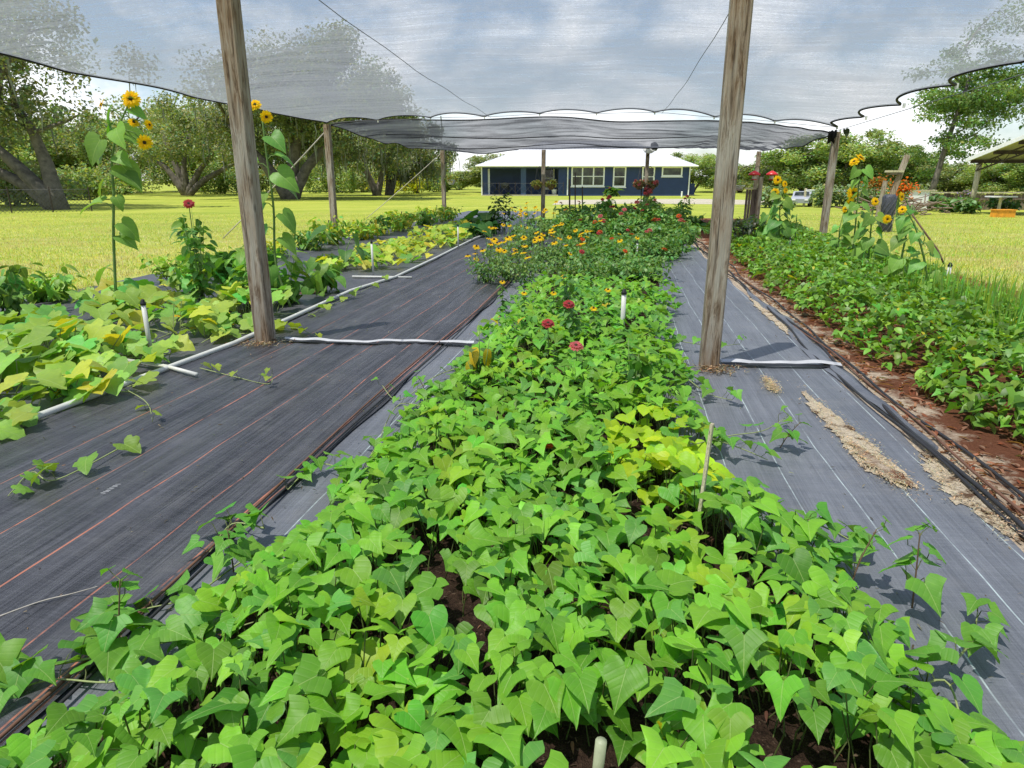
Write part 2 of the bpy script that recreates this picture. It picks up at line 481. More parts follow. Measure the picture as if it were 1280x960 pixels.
T_HEART = [leaf_tpl(HEART, True, .20, .25, .035, 1), leaf_tpl(ANGLE, True, .14, .20, .03, 2), leaf_tpl(HEART, True, .06, .30, .06, 3), leaf_tpl(ANGLE, True, .28, .18, .04, 4)]
T_HEARTL = [leaf_tpl(HEART[::2], False, .28, .28, .03, 5), leaf_tpl([ANGLE[i] for i in (0, 2, 4, 6, 8, 9)], False, .22, .22, .03, 6)]
T_ROUND = [leaf_tpl(ROUND, True, .15, .15, .05, 7), leaf_tpl(ROUND, True, .25, .25, .05, 8)]
T_PALM = [leaf_tpl(PALM, True, .18, .30, .03, 9), leaf_tpl(PALM, True, .02, .45, .04, 10), leaf_tpl(PALM, True, .32, .15, .035, 19)]
T_BIG = [leaf_tpl(BIGHEART, True, .25, .40, .04, 11), leaf_tpl(BIGHEART, True, .12, .55, .06, 12)]
T_OV = [leaf_tpl(OVATE, False, .30, .30, .02, 13), leaf_tpl(OVATE, False, .15, .45, .02, 14)]
T_LANCE = [leaf_tpl(LANCE, False, .4, .35, .01, 15)]
T_PETAL = [leaf_tpl([(0, 0), (.14, .25), (.19, .6), (.10, .9), (0, 1)], False, .2, .25, .01, 16)]
T_QUAD = [(np.array([(0, 0, 0), (.34, .42, .10), (0, 1, -.12), (-.34, .48, .08)], float), np.array([(0, 1, 2), (0, 2, 3)])),
          (np.array([(0, 0, 0), (.26, .35, .0), (.1, 1, -.2), (-.40, .60, .12)], float), np.array([(0, 1, 2), (0, 2, 3)]))]
T_THIN = [(np.array([(-.028, 0, 0), (.028, 0, 0), (.02, .5, .03), (-.02, .5, .03), (0, 1, .32)], float), np.array([(0, 1, 2), (0, 2, 3), (3, 2, 4)]))]
T_BLADE = [(np.array([(-.07, 0, 0), (.07, 0, 0), (.03, .6, .06), (0, 1, .30)], float), np.array([(0, 1, 2), (0, 2, 3)]))]

def frames(yaw, pitch, roll):
    f = np.stack([np.cos(yaw)*np.cos(pitch), np.sin(yaw)*np.cos(pitch), np.sin(pitch)], 1)
    s0 = np.stack([np.sin(yaw), -np.cos(yaw), np.zeros_like(yaw)], 1)
    n0 = np.cross(s0, f)
    c, s = np.cos(roll)[:, None], np.sin(roll)[:, None]
    return s0*c + n0*s, f, n0*c - s0*s

def bake(name, tpls, loc, yaw, pitch, roll, scale, tint, mat, parent=None, tid=None, extra=None, smooth=True):
    """many leaves as one mesh with per-leaf tint; extra = (verts, tris, tint) appended"""
    loc = np.atleast_2d(np.asarray(loc, float)); Mn = len(loc)
    yaw, pitch, roll, scale = [np.broadcast_to(np.asarray(q, float), (Mn,)).copy() for q in (yaw, pitch, roll, scale)]
    tint = np.broadcast_to(np.asarray(tint, float), (Mn, 3))
    S, Fw, N = frames(yaw, pitch, roll)
    if tid is None: tid = RNG.integers(0, len(tpls), Mn)
    VV, FF, UU, TT = [], [], [], []; off = 0
    for k, (tv, tf) in enumerate(tpls):
        ix = np.nonzero(tid == k)[0]
        if not len(ix): continue
        P = (tv[None, :, 0:1]*S[ix][:, None] + tv[None, :, 1:2]*Fw[ix][:, None] + tv[None, :, 2:3]*N[ix][:, None]) * scale[ix][:, None, None] + loc[ix][:, None]
        VV.append(P.reshape(-1, 3))
        F = tf[None] + (np.arange(len(ix))*len(tv))[:, None, None] + off
        FF.append(F.reshape(-1, 3))
        UU.append(np.tile(tv[:, :2], (len(ix), 1)))
        TT.append(np.repeat(tint[ix], len(tv), 0))
        off += len(ix)*len(tv)
    if extra is not None:
        ev, ef, et = extra
        VV.append(ev); FF.append(ef + off); UU.append(np.full((len(ev), 2), 0.3)); TT.append(np.broadcast_to(np.asarray(et, float), (len(ev), 3)))
    V = np.concatenate(VV); F = np.concatenate(FF); U = np.concatenate(UU); T = np.concatenate(TT)
    me = bpy.data.meshes.new(name)
    me.vertices.add(len(V)); me.vertices.foreach_set('co', V.ravel())
    me.loops.add(F.size); me.loops.foreach_set('vertex_index', F.ravel().astype(np.int32))
    me.polygons.add(len(F))
    me.polygons.foreach_set('loop_start', np.arange(0, F.size, 3, dtype=np.int32))
    me.polygons.foreach_set('loop_total', np.full(len(F), 3, dtype=np.int32))
    me.polygons.foreach_set('use_smooth', np.full(len(F), smooth))
    me.update(calc_edges=True)
    uvl = me.uv_layers.new(name='UVMap'); uvl.data.foreach_set('uv', U[F.ravel()].ravel())
    ca = me.color_attributes.new('tint', 'FLOAT_COLOR', 'POINT')
    ca.data.foreach_set('color', np.concatenate([T, np.ones((len(T), 1))], 1).ravel())
    me.materials.append(mat)
    o = bpy.data.objects.new(name, me); COL.objects.link(o)
    if parent is not None: o.parent = parent
    return o

def petioles(a, b, r):
    """thin three-sided stalks from points a to points b"""
    a, b = np.asarray(a, float), np.asarray(b, float)
    n = len(a); ang = np.arange(3)*2*np.pi/3
    ring = np.stack([np.cos(ang), np.sin(ang), np.zeros(3)], 1)*r
    mid = (a+b)/2 + RNG.normal(0, .012, (n, 3))
    V = np.stack([a[:, None]+ring, mid[:, None]+ring*.9, b[:, None]+ring*.7], 1).reshape(-1, 3)
    f = []
    for l in (0, 3):
        for k in range(3):
            k2 = (k+1) % 3
            f += [(l+k, l+k2, l+3+k2), (l+k, l+3+k2, l+3+k)]
    F = (np.array(f)[None] + (np.arange(n)*9)[:, None, None]).reshape(-1, 3)
    return V, F

def vary(col, n, amt=.18, hue=.12):
    col = np.asarray(col, float)
    b = RNG.normal(1, amt, (n, 1)).clip(.5, 1.7)
    h = RNG.normal(0, hue, n)
    out = col[None]*b
    out[:, 0] *= (1+h*1.3).clip(.4, 2.2); out[:, 2] *= (1-h*.4).clip(.4, 1.6)
    return out.clip(.002, .9)

def sheet(name, pts, mat, z, res=None, kind=None, label=None, cat=None):
    """flat sheet given in garden (u,v) coordinates; object carries the garden rotation"""
    me = bpy.data.meshes.new(name)
    me.from_pydata([(u, v, 0) for u, v in pts], [], [tuple(range(len(pts)))])
    me.materials.append(mat)
    o = bpy.data.objects.new(name, me); COL.objects.link(o)
    o.rotation_euler = (0, 0, -YAW); o.location = (0, 0, z)
    return tag(o, label, cat, None, kind)

def grid_sheet(name, u0, u1, v0, v1, nu, nv, zf, mat, wobble=None, **kw):
    us, vs = np.linspace(u0, u1, nu), np.linspace(v0, v1, nv)
    V = []
    for v in vs:
        for i, u in enumerate(us):
            uu = u
            if wobble and i in (0, nu-1): uu = u + wobble(v, i)
            V.append((uu, v, zf(u, v)))
    F = [(j*nu+i, j*nu+i+1, (j+1)*nu+i+1, (j+1)*nu+i) for j in range(nv-1) for i in range(nu-1)]
    me = bpy.data.meshes.new(name); me.from_pydata(V, [], F)
    me.polygons.foreach_set('use_smooth', [True]*len(F))
    me.materials.append(mat)
    o = bpy.data.objects.new(name, me); COL.objects.link(o)
    o.rotation_euler = (0, 0, -YAW)
    return tag(o, **kw)

# ------------------------------------------------------------------ world, sun
SUN_AZ, SUN_EL = R(220), R(68)      # towards -X, a little behind the camera
wn = NT('World', world=True)
sc.world = wn.m
sky = wn.n('ShaderNodeTexSky')
sky.sky_type = 'NISHITA'; sky.sun_disc = False
sun_dir = Vector((math.cos(SUN_AZ)*math.cos(SUN_EL), math.sin(SUN_AZ)*math.cos(SUN_EL), math.sin(SUN_EL)))
sky.sun_elevation = SUN_EL
sky.sun_rotation = math.atan2(sun_dir.x, sun_dir.y)
sky.air_density = 1.0; sky.dust_density = 0.8; sky.ozone_density = 2.0
dirv = wn.coord('Generated')
dx, dy, dz = wn.sep(dirv)
den = wn.math('ADD', wn.math('MAXIMUM', dz, 0.0), 0.16)
cb = wn.n('ShaderNodeCombineXYZ')
wn.put(cb.inputs[0], wn.math('DIVIDE', dx, den)); wn.put(cb.inputs[1], wn.math('DIVIDE', dy, den))
cl = wn.noise(cb.outputs[0], 1.15, 7, 0.6, 0.3)
cl2 = wn.noise(wn.scalev(dirv, 3, 3, 11), 2.3, 5, 0.6)
cl3 = wn.noise(wn.scalev(dirv, 1, 1, 2.0), 5.2, 7, 0.55, 0.1)
hz = wn.mapr(dz, 0.02, 0.42, .07, -.13)
cm = wn.mapr(wn.math('ADD', cl3, hz), 0.41, 0.62)
skyc = wn.mix(wn.math('MULTIPLY', cm, 0.9), sky.outputs[0], (9.2, 9.3, 9.5, 1))
bg = wn.n('ShaderNodeBackground', i_1=0.15)
wn.put(bg.inputs[0], skyc)
wn.out(bg.outputs[0])
sl = bpy.data.lights.new('sun', 'SUN'); sl.energy = 5.0; sl.angle = R(0.5); sl.color = (1.0, 0.955, 0.88)
so = bpy.data.objects.new('sun', sl); COL.objects.link(so)
so.rotation_euler = sun_dir.to_track_quat('Z', 'Y').to_euler()

# ------------------------------------------------------------------ setting
MB().add([(-1500, -60, 0), (1500, -60, 0), (1500, 2500, 0), (-1500, 2500, 0)], [(0, 1, 2, 3)]).build('lawn', M['lawn'])
tag(bpy.data.objects['lawn'], kind='structure', label='sunlit yellow green lawn around the garden')
d0 = [gp(690, 256), gp(800, 254.5), gp(960, 256), gp(1010, 252), gp(870, 248.5), gp(700, 250)]
me = MB().add([(a, b, .006) for a, b, c in d0], [tuple(range(6))]).build('sandy_drive', M['drive'])
tag(me, kind='structure', label='pale sandy track in front of the house')
p1 = [gp(0, 356), gp(150, 338), gp(300, 312), gp(330, 306), gp(210, 322), gp(0, 345)]

def ripple(u, v, a=0.006):
    return a*(math.sin(u*9+math.sin(v*.7)*2) + .6*math.sin(u*23+v*.5) + .5*math.sin(v*1.3+u*3))
edge = lambda v, i: 0.02*math.sin(v*1.7+i)+0.012*math.sin(v*5.1)
grid_sheet('weed_mat', -3.36, -1.48, -1.5, 24, 40, 120, lambda u, v: 0.022+ripple(u, v, .005)+.004*math.sin(u*60+math.sin(v)*3), M['mat_black'], edge,
           label='black woven weed mat with orange lines left of the sweet potato bed', cat='weed mat')
grid_sheet('weed_mat', -1.62, 1.62, -1.5, 30, 40, 100, lambda u, v: 0.008+.25*ripple(u, v, .004), M['mat_grey'], edge,
           label='grey woven weed mat with thin white lines beside the right post', cat='weed mat')
grid_sheet('weed_mat', -7.15, -3.3, -1.5, 32, 40, 90, lambda u, v: 0.008+.25*ripple(u, v, .004), M['mat_side'], edge,
           label='dusty grey weed mat under the squash and cucumber plants at far left', cat='weed mat')
grid_sheet('sand_strip', 1.55, 5.2, -1.5, 27, 30, 90, lambda u, v: 0.004+.012*math.sin(max(0, min(1, (u-1.7)/3))*3.14), M['straw_ground'], edge, kind='structure',
           label='pine straw and sand strip along the right bed')
# bed soil, mounded
bu = [(.0, -1.75, 1.22), (.9, -1.68, 1.12), (1.15, -1.55, 1.10), (1.5, -1.40, 1.05), (2.0, -1.38, .96), (2.5, -1.28, .76), (3.1, -1.22, .56), (4, -1.20, .56), (5, -1.18, .54),
      (7, -1.18, .62), (8, -1.2, .68), (9.5, -1.3, .8), (12, -1.25, .85), (16, -1.3, 1.1), (20, -1.6, 1.7), (25, -1.8, 2.3), (27, -1.7, 2.2)]
bv, bl, br = [np.array([q[i] for q in bu]) for i in range(3)]
def bedL(v): return np.interp(v, bv, bl)
def bedR(v): return np.interp(v, bv, br)
V, F = [], []
vs = np.linspace(-.2, 27, 70)
for v in vs:
    for t in np.linspace(0, 1, 13):
        u = bedL(v)+.22 + (bedR(v)-bedL(v)-.44)*t
        V.append((u, v, 0.012+0.07*math.sin(math.pi*t)))
for j in range(69):
    for i in range(12): F.append((j*13+i, j*13+i+1, (j+1)*13+i+1, (j+1)*13+i))
me = bpy.data.meshes.new('garden_soil'); me.from_pydata(V, [], F); me.materials.append(M['soil'])
o = bpy.data.objects.new('garden_soil', me); COL.objects.link(o); o.rotation_euler = (0, 0, -YAW)
tag(o, kind='structure', label='dark mulchy soil of the centre bed')

# sand patches lying on the right mat
def patch(name, px, mat, z, label):
    w = [gp(x, y) for x, y in px]
    cx = sum(q[0] for q in w)/len(w); cy_ = sum(q[1] for q in w)/len(w)
    # roughen the outline
    out = []
    rr = random.Random(len(px))
    for i in range(len(w)):
        a, b = w[i], w[(i+1) % len(w)]
        for k in range(14):
            t = k/14
            out.append((a[0]+(b[0]-a[0])*t+rr.gauss(0, .012), a[1]+(b[1]-a[1])*t+rr.gauss(0, .022)))
    V = [(cx, cy_, z+.008)]+[(a, b, z) for a, b in out]
    F = [(0, i+1, (i+1) % len(out)+1) for i in range(len(out))]
    o = MB().add(V, F).build(name, mat)
    nn = 700
    k1 = RNG.integers(0, len(out), nn); oo = np.array(out)
    c_ = oo[k1]+(np.array([cx, cy_])-oo[k1])*RNG.uniform(-.25, .5, (nn, 1))+RNG.normal(0, .018, (nn, 2))
    bake('sand_crumbs', T_LANCE, np.column_stack([c_, np.full(nn, .03)]), RNG.uniform(0, 6.28, nn), RNG.uniform(-.2, .4, nn), 0, RNG.uniform(.008, .022, nn), vary((.55, .45, .33), nn, .3), M['petal'], o)
    return tag(o, label=label, kind='structure')
patch('sand_patch', [(1003, 492), (1030, 510), (1075, 545), (1105, 572), (1145, 612), (1125, 612), (1080, 588), (1050, 552), (1020, 520)], M['sand'], .014, 'long pale sand streak lying on the right weed mat')
patch('sand_patch', [(1150, 568), (1185, 580), (1235, 625), (1290, 668), (1290, 690), (1240, 660), (1190, 625), (1155, 590)], M['sand'], .012, 'sand and debris spilt over the outer edge of the right weed mat')
patch('sand_patch', [(955, 476), (962, 478), (972, 493), (964, 490)], M['sand'], .013, 'small pale scrap of sand beside the right post')
patch('debris_patch', [(1060, 556), (1085, 572), (1118, 598), (1138, 612), (1112, 606), (1082, 585)], M['straw_ground'], .026, 'brown debris lying on the lower half of the long sand streak')
patch('sand_patch', [(935, 374), (955, 378), (990, 400), (1010, 425), (985, 420), (955, 395)], M['sand'], .016, 'sandy spill on the weed mat edge near the right bed')

# ------------------------------------------------------------------ lawn grass (stuff)
def hnoise(u, v):
    return (.5*np.sin(u*4.3+1.3*np.sin(v*2.1))+.35*np.sin(v*5.1+u*2)+.3*np.sin(u*9+v*7.3))
def grass(name, n, region, h, cols, label):
    P = []
    while len(P) < n:
        Y = RNG.uniform(5, 30, n*2)**1.0
        X = RNG.uniform(-1, 1, n*2)*(Y*.85+1.5)
        u, v = X*CY-Y*SY, X*SY+Y*CY
        keep = region(u, v) & (RNG.random(n*2) < np.minimum(1, (11/Y)**1.3))
        P += list(zip(X[keep], Y[keep]))
    P = np.array(P[:n]); loc = np.column_stack([P, np.zeros(n)])
    t = vary(cols[0], n, .25, .25)
    dry = RNG.random(n) < .46
    t[dry] = vary(cols[1], dry.sum(), .2, .1)
    pch = (hnoise(P[:, 0]*.35, P[:, 1]*.35)+.35*np.sin(P[:, 0]*2.1+P[:, 1]*1.3) > .25) & (RNG.random(n) < .8)
    t[pch] = vary((.58, .50, .28), pch.sum(), .2, .08)
    o = bake(name, T_BLADE, loc, RNG.uniform(0, 6.28, n), RNG.uniform(.5, 1.35, n), RNG.uniform(-.5, .5, n), RNG.uniform(.5, 1.2, n)*h, t, M['blade'])
    return tag(o, label, 'grass', kind='stuff')
grass('lawn_grass', 60000, lambda u, v: (u < -7.1-.2*np.sin(v*3)), .055, ((.40, .49, .07), (.68, .62, .36)), 'short dry sunlit grass of the lawn left of the weed mats')
grass('lawn_grass', 45000, lambda u, v: (u > 4.9+.2*np.sin(v*3)), .06, ((.40, .50, .06), (.64, .60, .30)), 'short yellow green grass of the lawn right of the right bed')

# ------------------------------------------------------------------ posts
def post(x, y, z1, label, w=.14, lean=(0, 0), group=None):
    e = empty('wooden_post', (x, y, 0), label, 'post', group)
    mb = MB(); mb.beam((0, 0, -.02), (lean[0], lean[1], z1), w)
    return mb, e
UL, UR = -6.93, 4.42
COLS = [-3.08, .73]
def fullpost(u, v, z1, label, w=.14, lean=(0, 0), extra=None):
    x, y, _ = W(u, v)
    mb, e = post(x, y, z1, label, w, lean)
    mb.build('shaft', M['post'], e)
    for k in (0.02, -0.03):
        MB().tube([(k+lean[0], -w/2-.004+lean[1], z1-.10), (k+lean[0], -w/2-.02+lean[1], z1-.10)], .009, 6).build('bolt', M['rust'], e)
    if extra: extra(e)
    return e
pL = fullpost(-3.08, 5.39, 2.93, 'tall weathered wooden post left of the centre, standing among squash leaves')
pR = fullpost(.73, 5.18, 2.93, 'tall weathered wooden post right of the bed, standing on the grey mat')
xm, ym, _ = W(UL, 15.9)
pLM = fullpost(UL, 15.9, 2.66, 'wooden post at the far left corner of the shade cloth with a guy rope', lean=(0, 0))
pRM = fullpost(UR, 15.9, 2.38, 'wooden post under the far right corner of the shade cloth, rising from the right bed')
pF1 = fullpost(-6.6, 25.3, 2.45, 'far wooden post beside the small hanging planter, behind the squash row')
pF2 = fullpost(-2.85, 25.3, 2.45, 'far wooden post with hanging baskets in front of the house porch')
pF3 = fullpost(.85, 25.5, 2.40, 'far dark wooden post carrying the round white lamp', w=.13)
pF4 = fullpost(4.6, 25.3, 2.35, 'far wooden post beside the upright pallet boards', w=.13)
# knots on near posts
# ------------------------------------------------------------------ shade cloth
def zc(u, v):
    t = (u+1.25)/5.7
    z = 2.68+(.24-.10*max(0, min(1, (v-9)/6.9)))*(1-t*t)
    z += .06*math.exp(-((v-5.3)/3)**2)
    s = max(0, min(1, (u-1)/3.4)); q = max(0, min(1, (v-8)/8))
    z -= .20*s*q
    z -= .07*math.sin(math.pi*max(0, min(1, (v-5.3)/10.6)))*(1-abs(t)**2)
    z += .012*math.sin(v*2.1+u)+.010*math.sin(u*2.7+v*.8)
    return z
def vfar(u):
    s = ((u-UL)/1.26) % 1.0
    return 15.9-.30*(4*s*(1-s))**.8, .05*4*s*(1-s)
def uright(v):
    s = ((15.9-v)/1.75) % 1.0
    return UR-.34*(4*s*(1-s))**.75*min(1, (15.9-v)/1.0+.3)
def uleft(v):
    s = ((15.9-v)/2.6) % 1.0
    return UL+.10*4*s*(1-s)
cloth = empty('shade_cloth', W(0, 0, 0), 'large grey mesh shade cloth stretched overhead across the posts', 'shade cloth')
nu, nv = 150, 170
V, UV = [], []
v0c = -3.0
for j in range(nv):
    for i in range(nu):
        a, b = i/(nu-1), j/(nv-1)
        u = UL+(UR-UL)*a
        ve, dzv = vfar(u)
        fade = max(0, (b-.8)/.2)
        v = v0c+(15.9-v0c)*b; v = v-(15.9-ve)*fade**2
        ul, ur = uleft(v), uright(v)
        uu = u
        if a > .75: uu = u-(UR-ur)*((a-.75)/.25)**2
        if a < .2: uu = u+(ul-UL)*((.2-a)/.2)**2
        z = zc(uu, v)+dzv*fade**3
        x, y, _ = W(uu, v)
        V.append((x, y, z)); UV.append((uu, v))
F = [(j*nu+i, j*nu+i+1, (j+1)*nu+i+1, (j+1)*nu+i) for j in range(nv-1) for i in range(nu-1)]
me = bpy.data.meshes.new('net'); me.from_pydata(V, [], F)
me.polygons.foreach_set('use_smooth', [True]*len(F))
uvl = me.uv_layers.new(name='UVMap')
idx = np.zeros(len(me.loops), dtype=np.int32); me.loops.foreach_get('vertex_index', idx)
uvl.data.foreach_set('uv', np.array(UV)[idx].ravel())
me.materials.append(M['cloth'])
o = bpy.data.objects.new('net', me); COL.objects.link(o); o.parent = cloth
far_e = [V[(nv-1)*nu+i] for i in range(nu)]
rt_e = [V[j*nu+nu-1] for j in range(nv)]
lf_e = [V[j*nu] for j in range(nv)]
MB().tube(far_e, .017, 6).build('hem', M['hem'], cloth, True)
MB().tube(rt_e, .020, 6).build('hem', M['hem'], cloth, True)
MB().tube(lf_e, .018, 6).build('hem', M['hem'], cloth, True)
# perimeter and cross cables with clips
def cable(p, q, sag, r, label, mat='cable'):
    pts = []
    for k in range(15):
        t = k/14
        pts.append((p[0]+(q[0]-p[0])*t, p[1]+(q[1]-p[1])*t, p[2]+(q[2]-p[2])*t-sag*4*t*(1-t)))
    return tag(MB().tube(pts, r, 5).build('support_cable', M[mat], None, True), label, 'cable')
cable(W(UR, 15.9, 2.40), W(UR, -3, 2.80), 0.0, .006, 'thin cable along the right edge of the shade cloth')
pts = [W(u, 15.9, zc(u, 15.9)-.012) for u in np.linspace(UL, UR, 30)]
tag(MB().tube(pts, .005, 5).build('support_cable', M['cable'], None, True), 'thin cable carrying the scalloped far hem of the shade cloth', 'cable')
for u, lb in ((-3.0, 'thin cable running under the shade cloth from the left tall post'), (.78, 'thin cable running under the shade cloth from the right tall post')):
    pts = [W(u+(.35 if u < 0 else .15)*(15.9-v)/10.6, v, zc(u, v)-.03) for v in np.linspace(-2.9, 15.85, 30)]
    tag(MB().tube(pts, .004, 5).build('support_cable', M['cable'], None, True), lb, 'cable')
for k in range(1, 9):
    u = UL+1.26*k
    x, y, z = W(u, 15.9, zc(u, 15.9))
    MB().box((x-.012, y-.02, z-.05), (x+.012, y+.02, z+.02)).build('clip', M['pvc'], cloth)
for k in range(0, 7):
    v = 15.9-1.75*k
    x, y, z = W(UR, v, zc(UR, v))
    MB().box((x-.02, y-.012, z-.05), (x+.02, y+.012, z+.02)).build('clip', M['pvc'], cloth)

# second, doubled cloth hanging between the middle and the far posts
cl2 = empty('shade_cloth', W(-1, 20, 0), 'dark bunched second shade cloth sagging behind the first, in front of the house roof', 'shade cloth')
nu, nv = 170, 36
V, UV = [], []
for j in range(nv):
    for i in range(nu):
        a, b = i/(nu-1), j/(nv-1)
        u = UL+(UR-UL)*a
        near = 16.1+1.6*math.sin(math.pi*a)*.6
        fars = 25.3
        s = ((u-UL)/1.55) % 1.0
        far_v = fars-.35*math.sqrt(4*s*(1-s)+1e-9)
        v = near+(far_v-near)*b
        zn = 2.66+.19*math.sin(math.pi*a)**.6-.28*a*a*a
        zn += .03*math.sin(a*17)-.05*math.exp(-((a-.58)/.07)**2)
        zf = 2.50+.03*math.sin(a*14)
        if a < .28:
            zf = 2.5-.18*math.exp(-((a-.17)/.09)**2)
        if a > .8: zf = 2.5-.06*(a-.8)/.2
        z = zn+(zf-zn)*b-.26*math.sin(math.pi*b)*(.5+.5*math.sin(math.pi*a))
        fold = .5*math.sin(b*26+a*9+2.2*math.sin(a*7))+.5*math.sin(b*15-a*13)
        z += .060*fold*math.sin(math.pi*min(1, b*1.1))
        if a > .72:
            z += .05*math.sin((a-.72)*150+b*3)*((a-.72)/.28)*(.2+b)
        x, y, _ = W(u, v)
        V.append((x, y, z)); UV.append((u, v*1.0))
F = [(j*nu+i, j*nu+i+1, (j+1)*nu+i+1, (j+1)*nu+i) for j in range(nv-1) for i in range(nu-1)]
me = bpy.data.meshes.new('net'); me.from_pydata(V, [], F)
me.polygons.foreach_set('use_smooth', [True]*len(F))
uvl = me.uv_layers.new(name='UVMap')
idx = np.zeros(len(me.loops), dtype=np.int32); me.loops.foreach_get('vertex_index', idx)
uvl.data.foreach_set('uv', np.array(UV)[idx].ravel())
me.materials.append(M['cloth2'])
o = bpy.data.objects.new('net', me); COL.objects.link(o); o.parent = cl2; o.location = [-q for q in cl2.location]
for e in ([V[i] for i in range(nu)], [V[(nv-1)*nu+i] for i in range(nu)], [V[j*nu] for j in range(nv)], [V[j*nu+nu-1] for j in range(nv)]):
    h = MB().tube(e, .016, 5).build('hem', M['hem'], cl2, True); h.location = [-q for q in cl2.location]
for rw in (9, 17):
    e = [V[rw*nu+i] for i in range(8, nu-30)]
    e = [(a, b, c-.012+.02*math.sin(k*.11)) for k, (a, b, c) in enumerate(e)]
    h = MB().tube(e, .013, 5).build('seam', M['hem'], cl2, True); h.location = [-q for q in cl2.location]

# scraps tied at the right middle post
x, y, z = W(UR, 15.9, 2.4)
o = bake('cloth_scrap', T_BIG, [(x-.10, y-.1, z-.02), (x-.14, y-.1, z-.05)], [3.5, 4.5], [-1.2, -1.4], [0, .5], .22, (.01, .01, .012), M['petal'])
tag(o, 'black scrap of cloth dangling left of the right far corner post top', 'cloth scrap')
o = bake('cloth_scrap', T_BIG, [(x+.16, y-.05, z+.02)], [0.2], [-.9], [.3], .16, (.01, .01, .012), M['petal'])
tag(o, 'small black scrap of cloth fluttering right of the right far corner post top', 'cloth scrap')

# ropes
def rope(p, q, r, label, mat='rope', name='guy_rope', sag=.03):
    pts = [(p[0]+(q[0]-p[0])*t, p[1]+(q[1]-p[1])*t, p[2]+(q[2]-p[2])*t-sag*4*t*(1-t)) for t in np.linspace(0, 1, 9)]
    return tag(MB().tube(pts, r, 5).build(name, M[mat], None, True), label, 'rope')
rope(W(UL, 15.9, 2.55), W(UL-2.9, 15.7, 0), .016, 'pale guy rope slanting down left from the far left corner post')
rope(W(-6.6, 25.3, 2.4), W(-9.6, 25.0, 0), .014, 'pale guy rope slanting from the far post beside the small planter')

# flat white band lying over the mats between the tall posts
def band(u0, u1, label, vfun, w=.06):
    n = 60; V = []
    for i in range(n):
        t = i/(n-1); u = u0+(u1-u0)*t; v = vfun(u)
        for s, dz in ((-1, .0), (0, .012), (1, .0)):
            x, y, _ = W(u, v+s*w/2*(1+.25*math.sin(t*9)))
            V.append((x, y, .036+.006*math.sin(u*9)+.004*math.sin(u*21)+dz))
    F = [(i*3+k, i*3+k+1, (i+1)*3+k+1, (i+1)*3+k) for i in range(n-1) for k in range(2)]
    o = MB().add(V, F).build('white_band', M['band'], None, True)
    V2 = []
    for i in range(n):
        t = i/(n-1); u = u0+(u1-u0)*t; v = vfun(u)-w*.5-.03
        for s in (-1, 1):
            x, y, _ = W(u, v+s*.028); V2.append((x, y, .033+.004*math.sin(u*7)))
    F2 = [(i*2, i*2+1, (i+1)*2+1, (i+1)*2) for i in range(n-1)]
    MB().add(V2, F2).build('painted_shade_strip', M['black'], o)  # black strip painted in as the shade along the near edge
    return tag(o, label, 'band')
band(-2.95, -1.22, 'flat white band lying across the black mat right of the left post', lambda u: 5.5+.05*math.sin(u*3.2)+.03*(u+3))
band(.83, 1.74, 'flat white band lying across the grey mat right of the right post', lambda u: 5.32+.03*math.sin(u*5), .085)
# printed mark woven in the black mat
mb = MB()
for k in range(8):
    u, v = -2.27+.002*(k % 3), 2.43+k*.013
    a = W(u-.013, v, .031); b = W(u+.012, v+.005*(k % 2), .031); c = W(u+.012, v+.003+.005*(k % 2), .031); d = W(u-.013, v+.003, .031)
    mb.add([(q[0], q[1], .0385) for q in (a, b, c, d)], [(0, 1, 2, 3)])
o = mb.build('printed_mark', M['band']); tag(o, 'small faded white print on the black mat between two orange lines', 'printed mark')

# ------------------------------------------------------------------ pipes, risers, stakes
ppts = []
for (u, v) in [(-3.47, .3), (-3.46, 2), (-3.42, 3.06), (-3.36, 3.9), (-3.27, 5.2), (-3.34, 7.1), (-3.38, 8.1), (-3.22, 9.4), (-3.3, 12), (-3.5, 16.3), (-3.4, 19.6)]:
    ppts.append(W(u, v, .045))
tag(MB().tube(ppts, .021, 10).build('irrigation_pipe', M['pvc'], None, True), 'long white plastic water pipe lying along the edge of the black mat', 'pipe')
tag(MB().tube([W(-3.9, 9.45, .03), W(-3.0, 9.5, .03)], .017, 8).build('irrigation_pipe', M['pvc'], None, True), 'short white pipe stub lying crosswise on the long pipe near the vines', 'pipe')
tag(MB().tube([W(-3.9, 4.55, .05), W(-3.35, 4.4, .05), W(-3.0, 4.25, .045)], .016, 8).build('irrigation_pipe', M['pvc'], None, True), 'short white pipe branch under the cucumber leaves by the left post', 'pipe')
def riser(px, by, ty, label, wid=.015, lean=0):
    x, y, _ = gp(px, by)
    z = at(px, ty, y)[2]
    e = empty('sprinkler_riser', (x, y, 0), label, 'sprinkler riser')
    MB().tube([(0, 0, 0), (lean, 0, z-.05)], wid, 10).build('pipe', M['pvc'], e, True)
    MB().lathe([(wid*.9, 0), (wid*1.25, .004), (wid*1.25, .022), (wid*.8, .03), (wid*.8, .045), (wid*.35, .05)], (lean, 0, z-.05), 10).build('nozzle', M['black'], e, True)
riser(190, 448, 374, 'white sprinkler riser with black tip among the cucumber leaves at left', .018)
riser(467, 347, 300, 'white sprinkler riser standing by the pipe stub near the vine bed', .016)
riser(573, 312, 280, 'thin white sprinkler riser at the end of the left squash row', .016)
riser(777, 428, 361, 'white sprinkler riser with black tip standing in the middle of the centre bed', .021)
riser(1180, 372, 328, 'white sprinkler riser with black tip at the lawn edge of the right bed', .022)
riser(795, 335, 300, 'pale sprinkler riser half hidden among the zinnias', .016)
x, y, _ = gp(742, 1010); z = at(742, 926, y)[2]
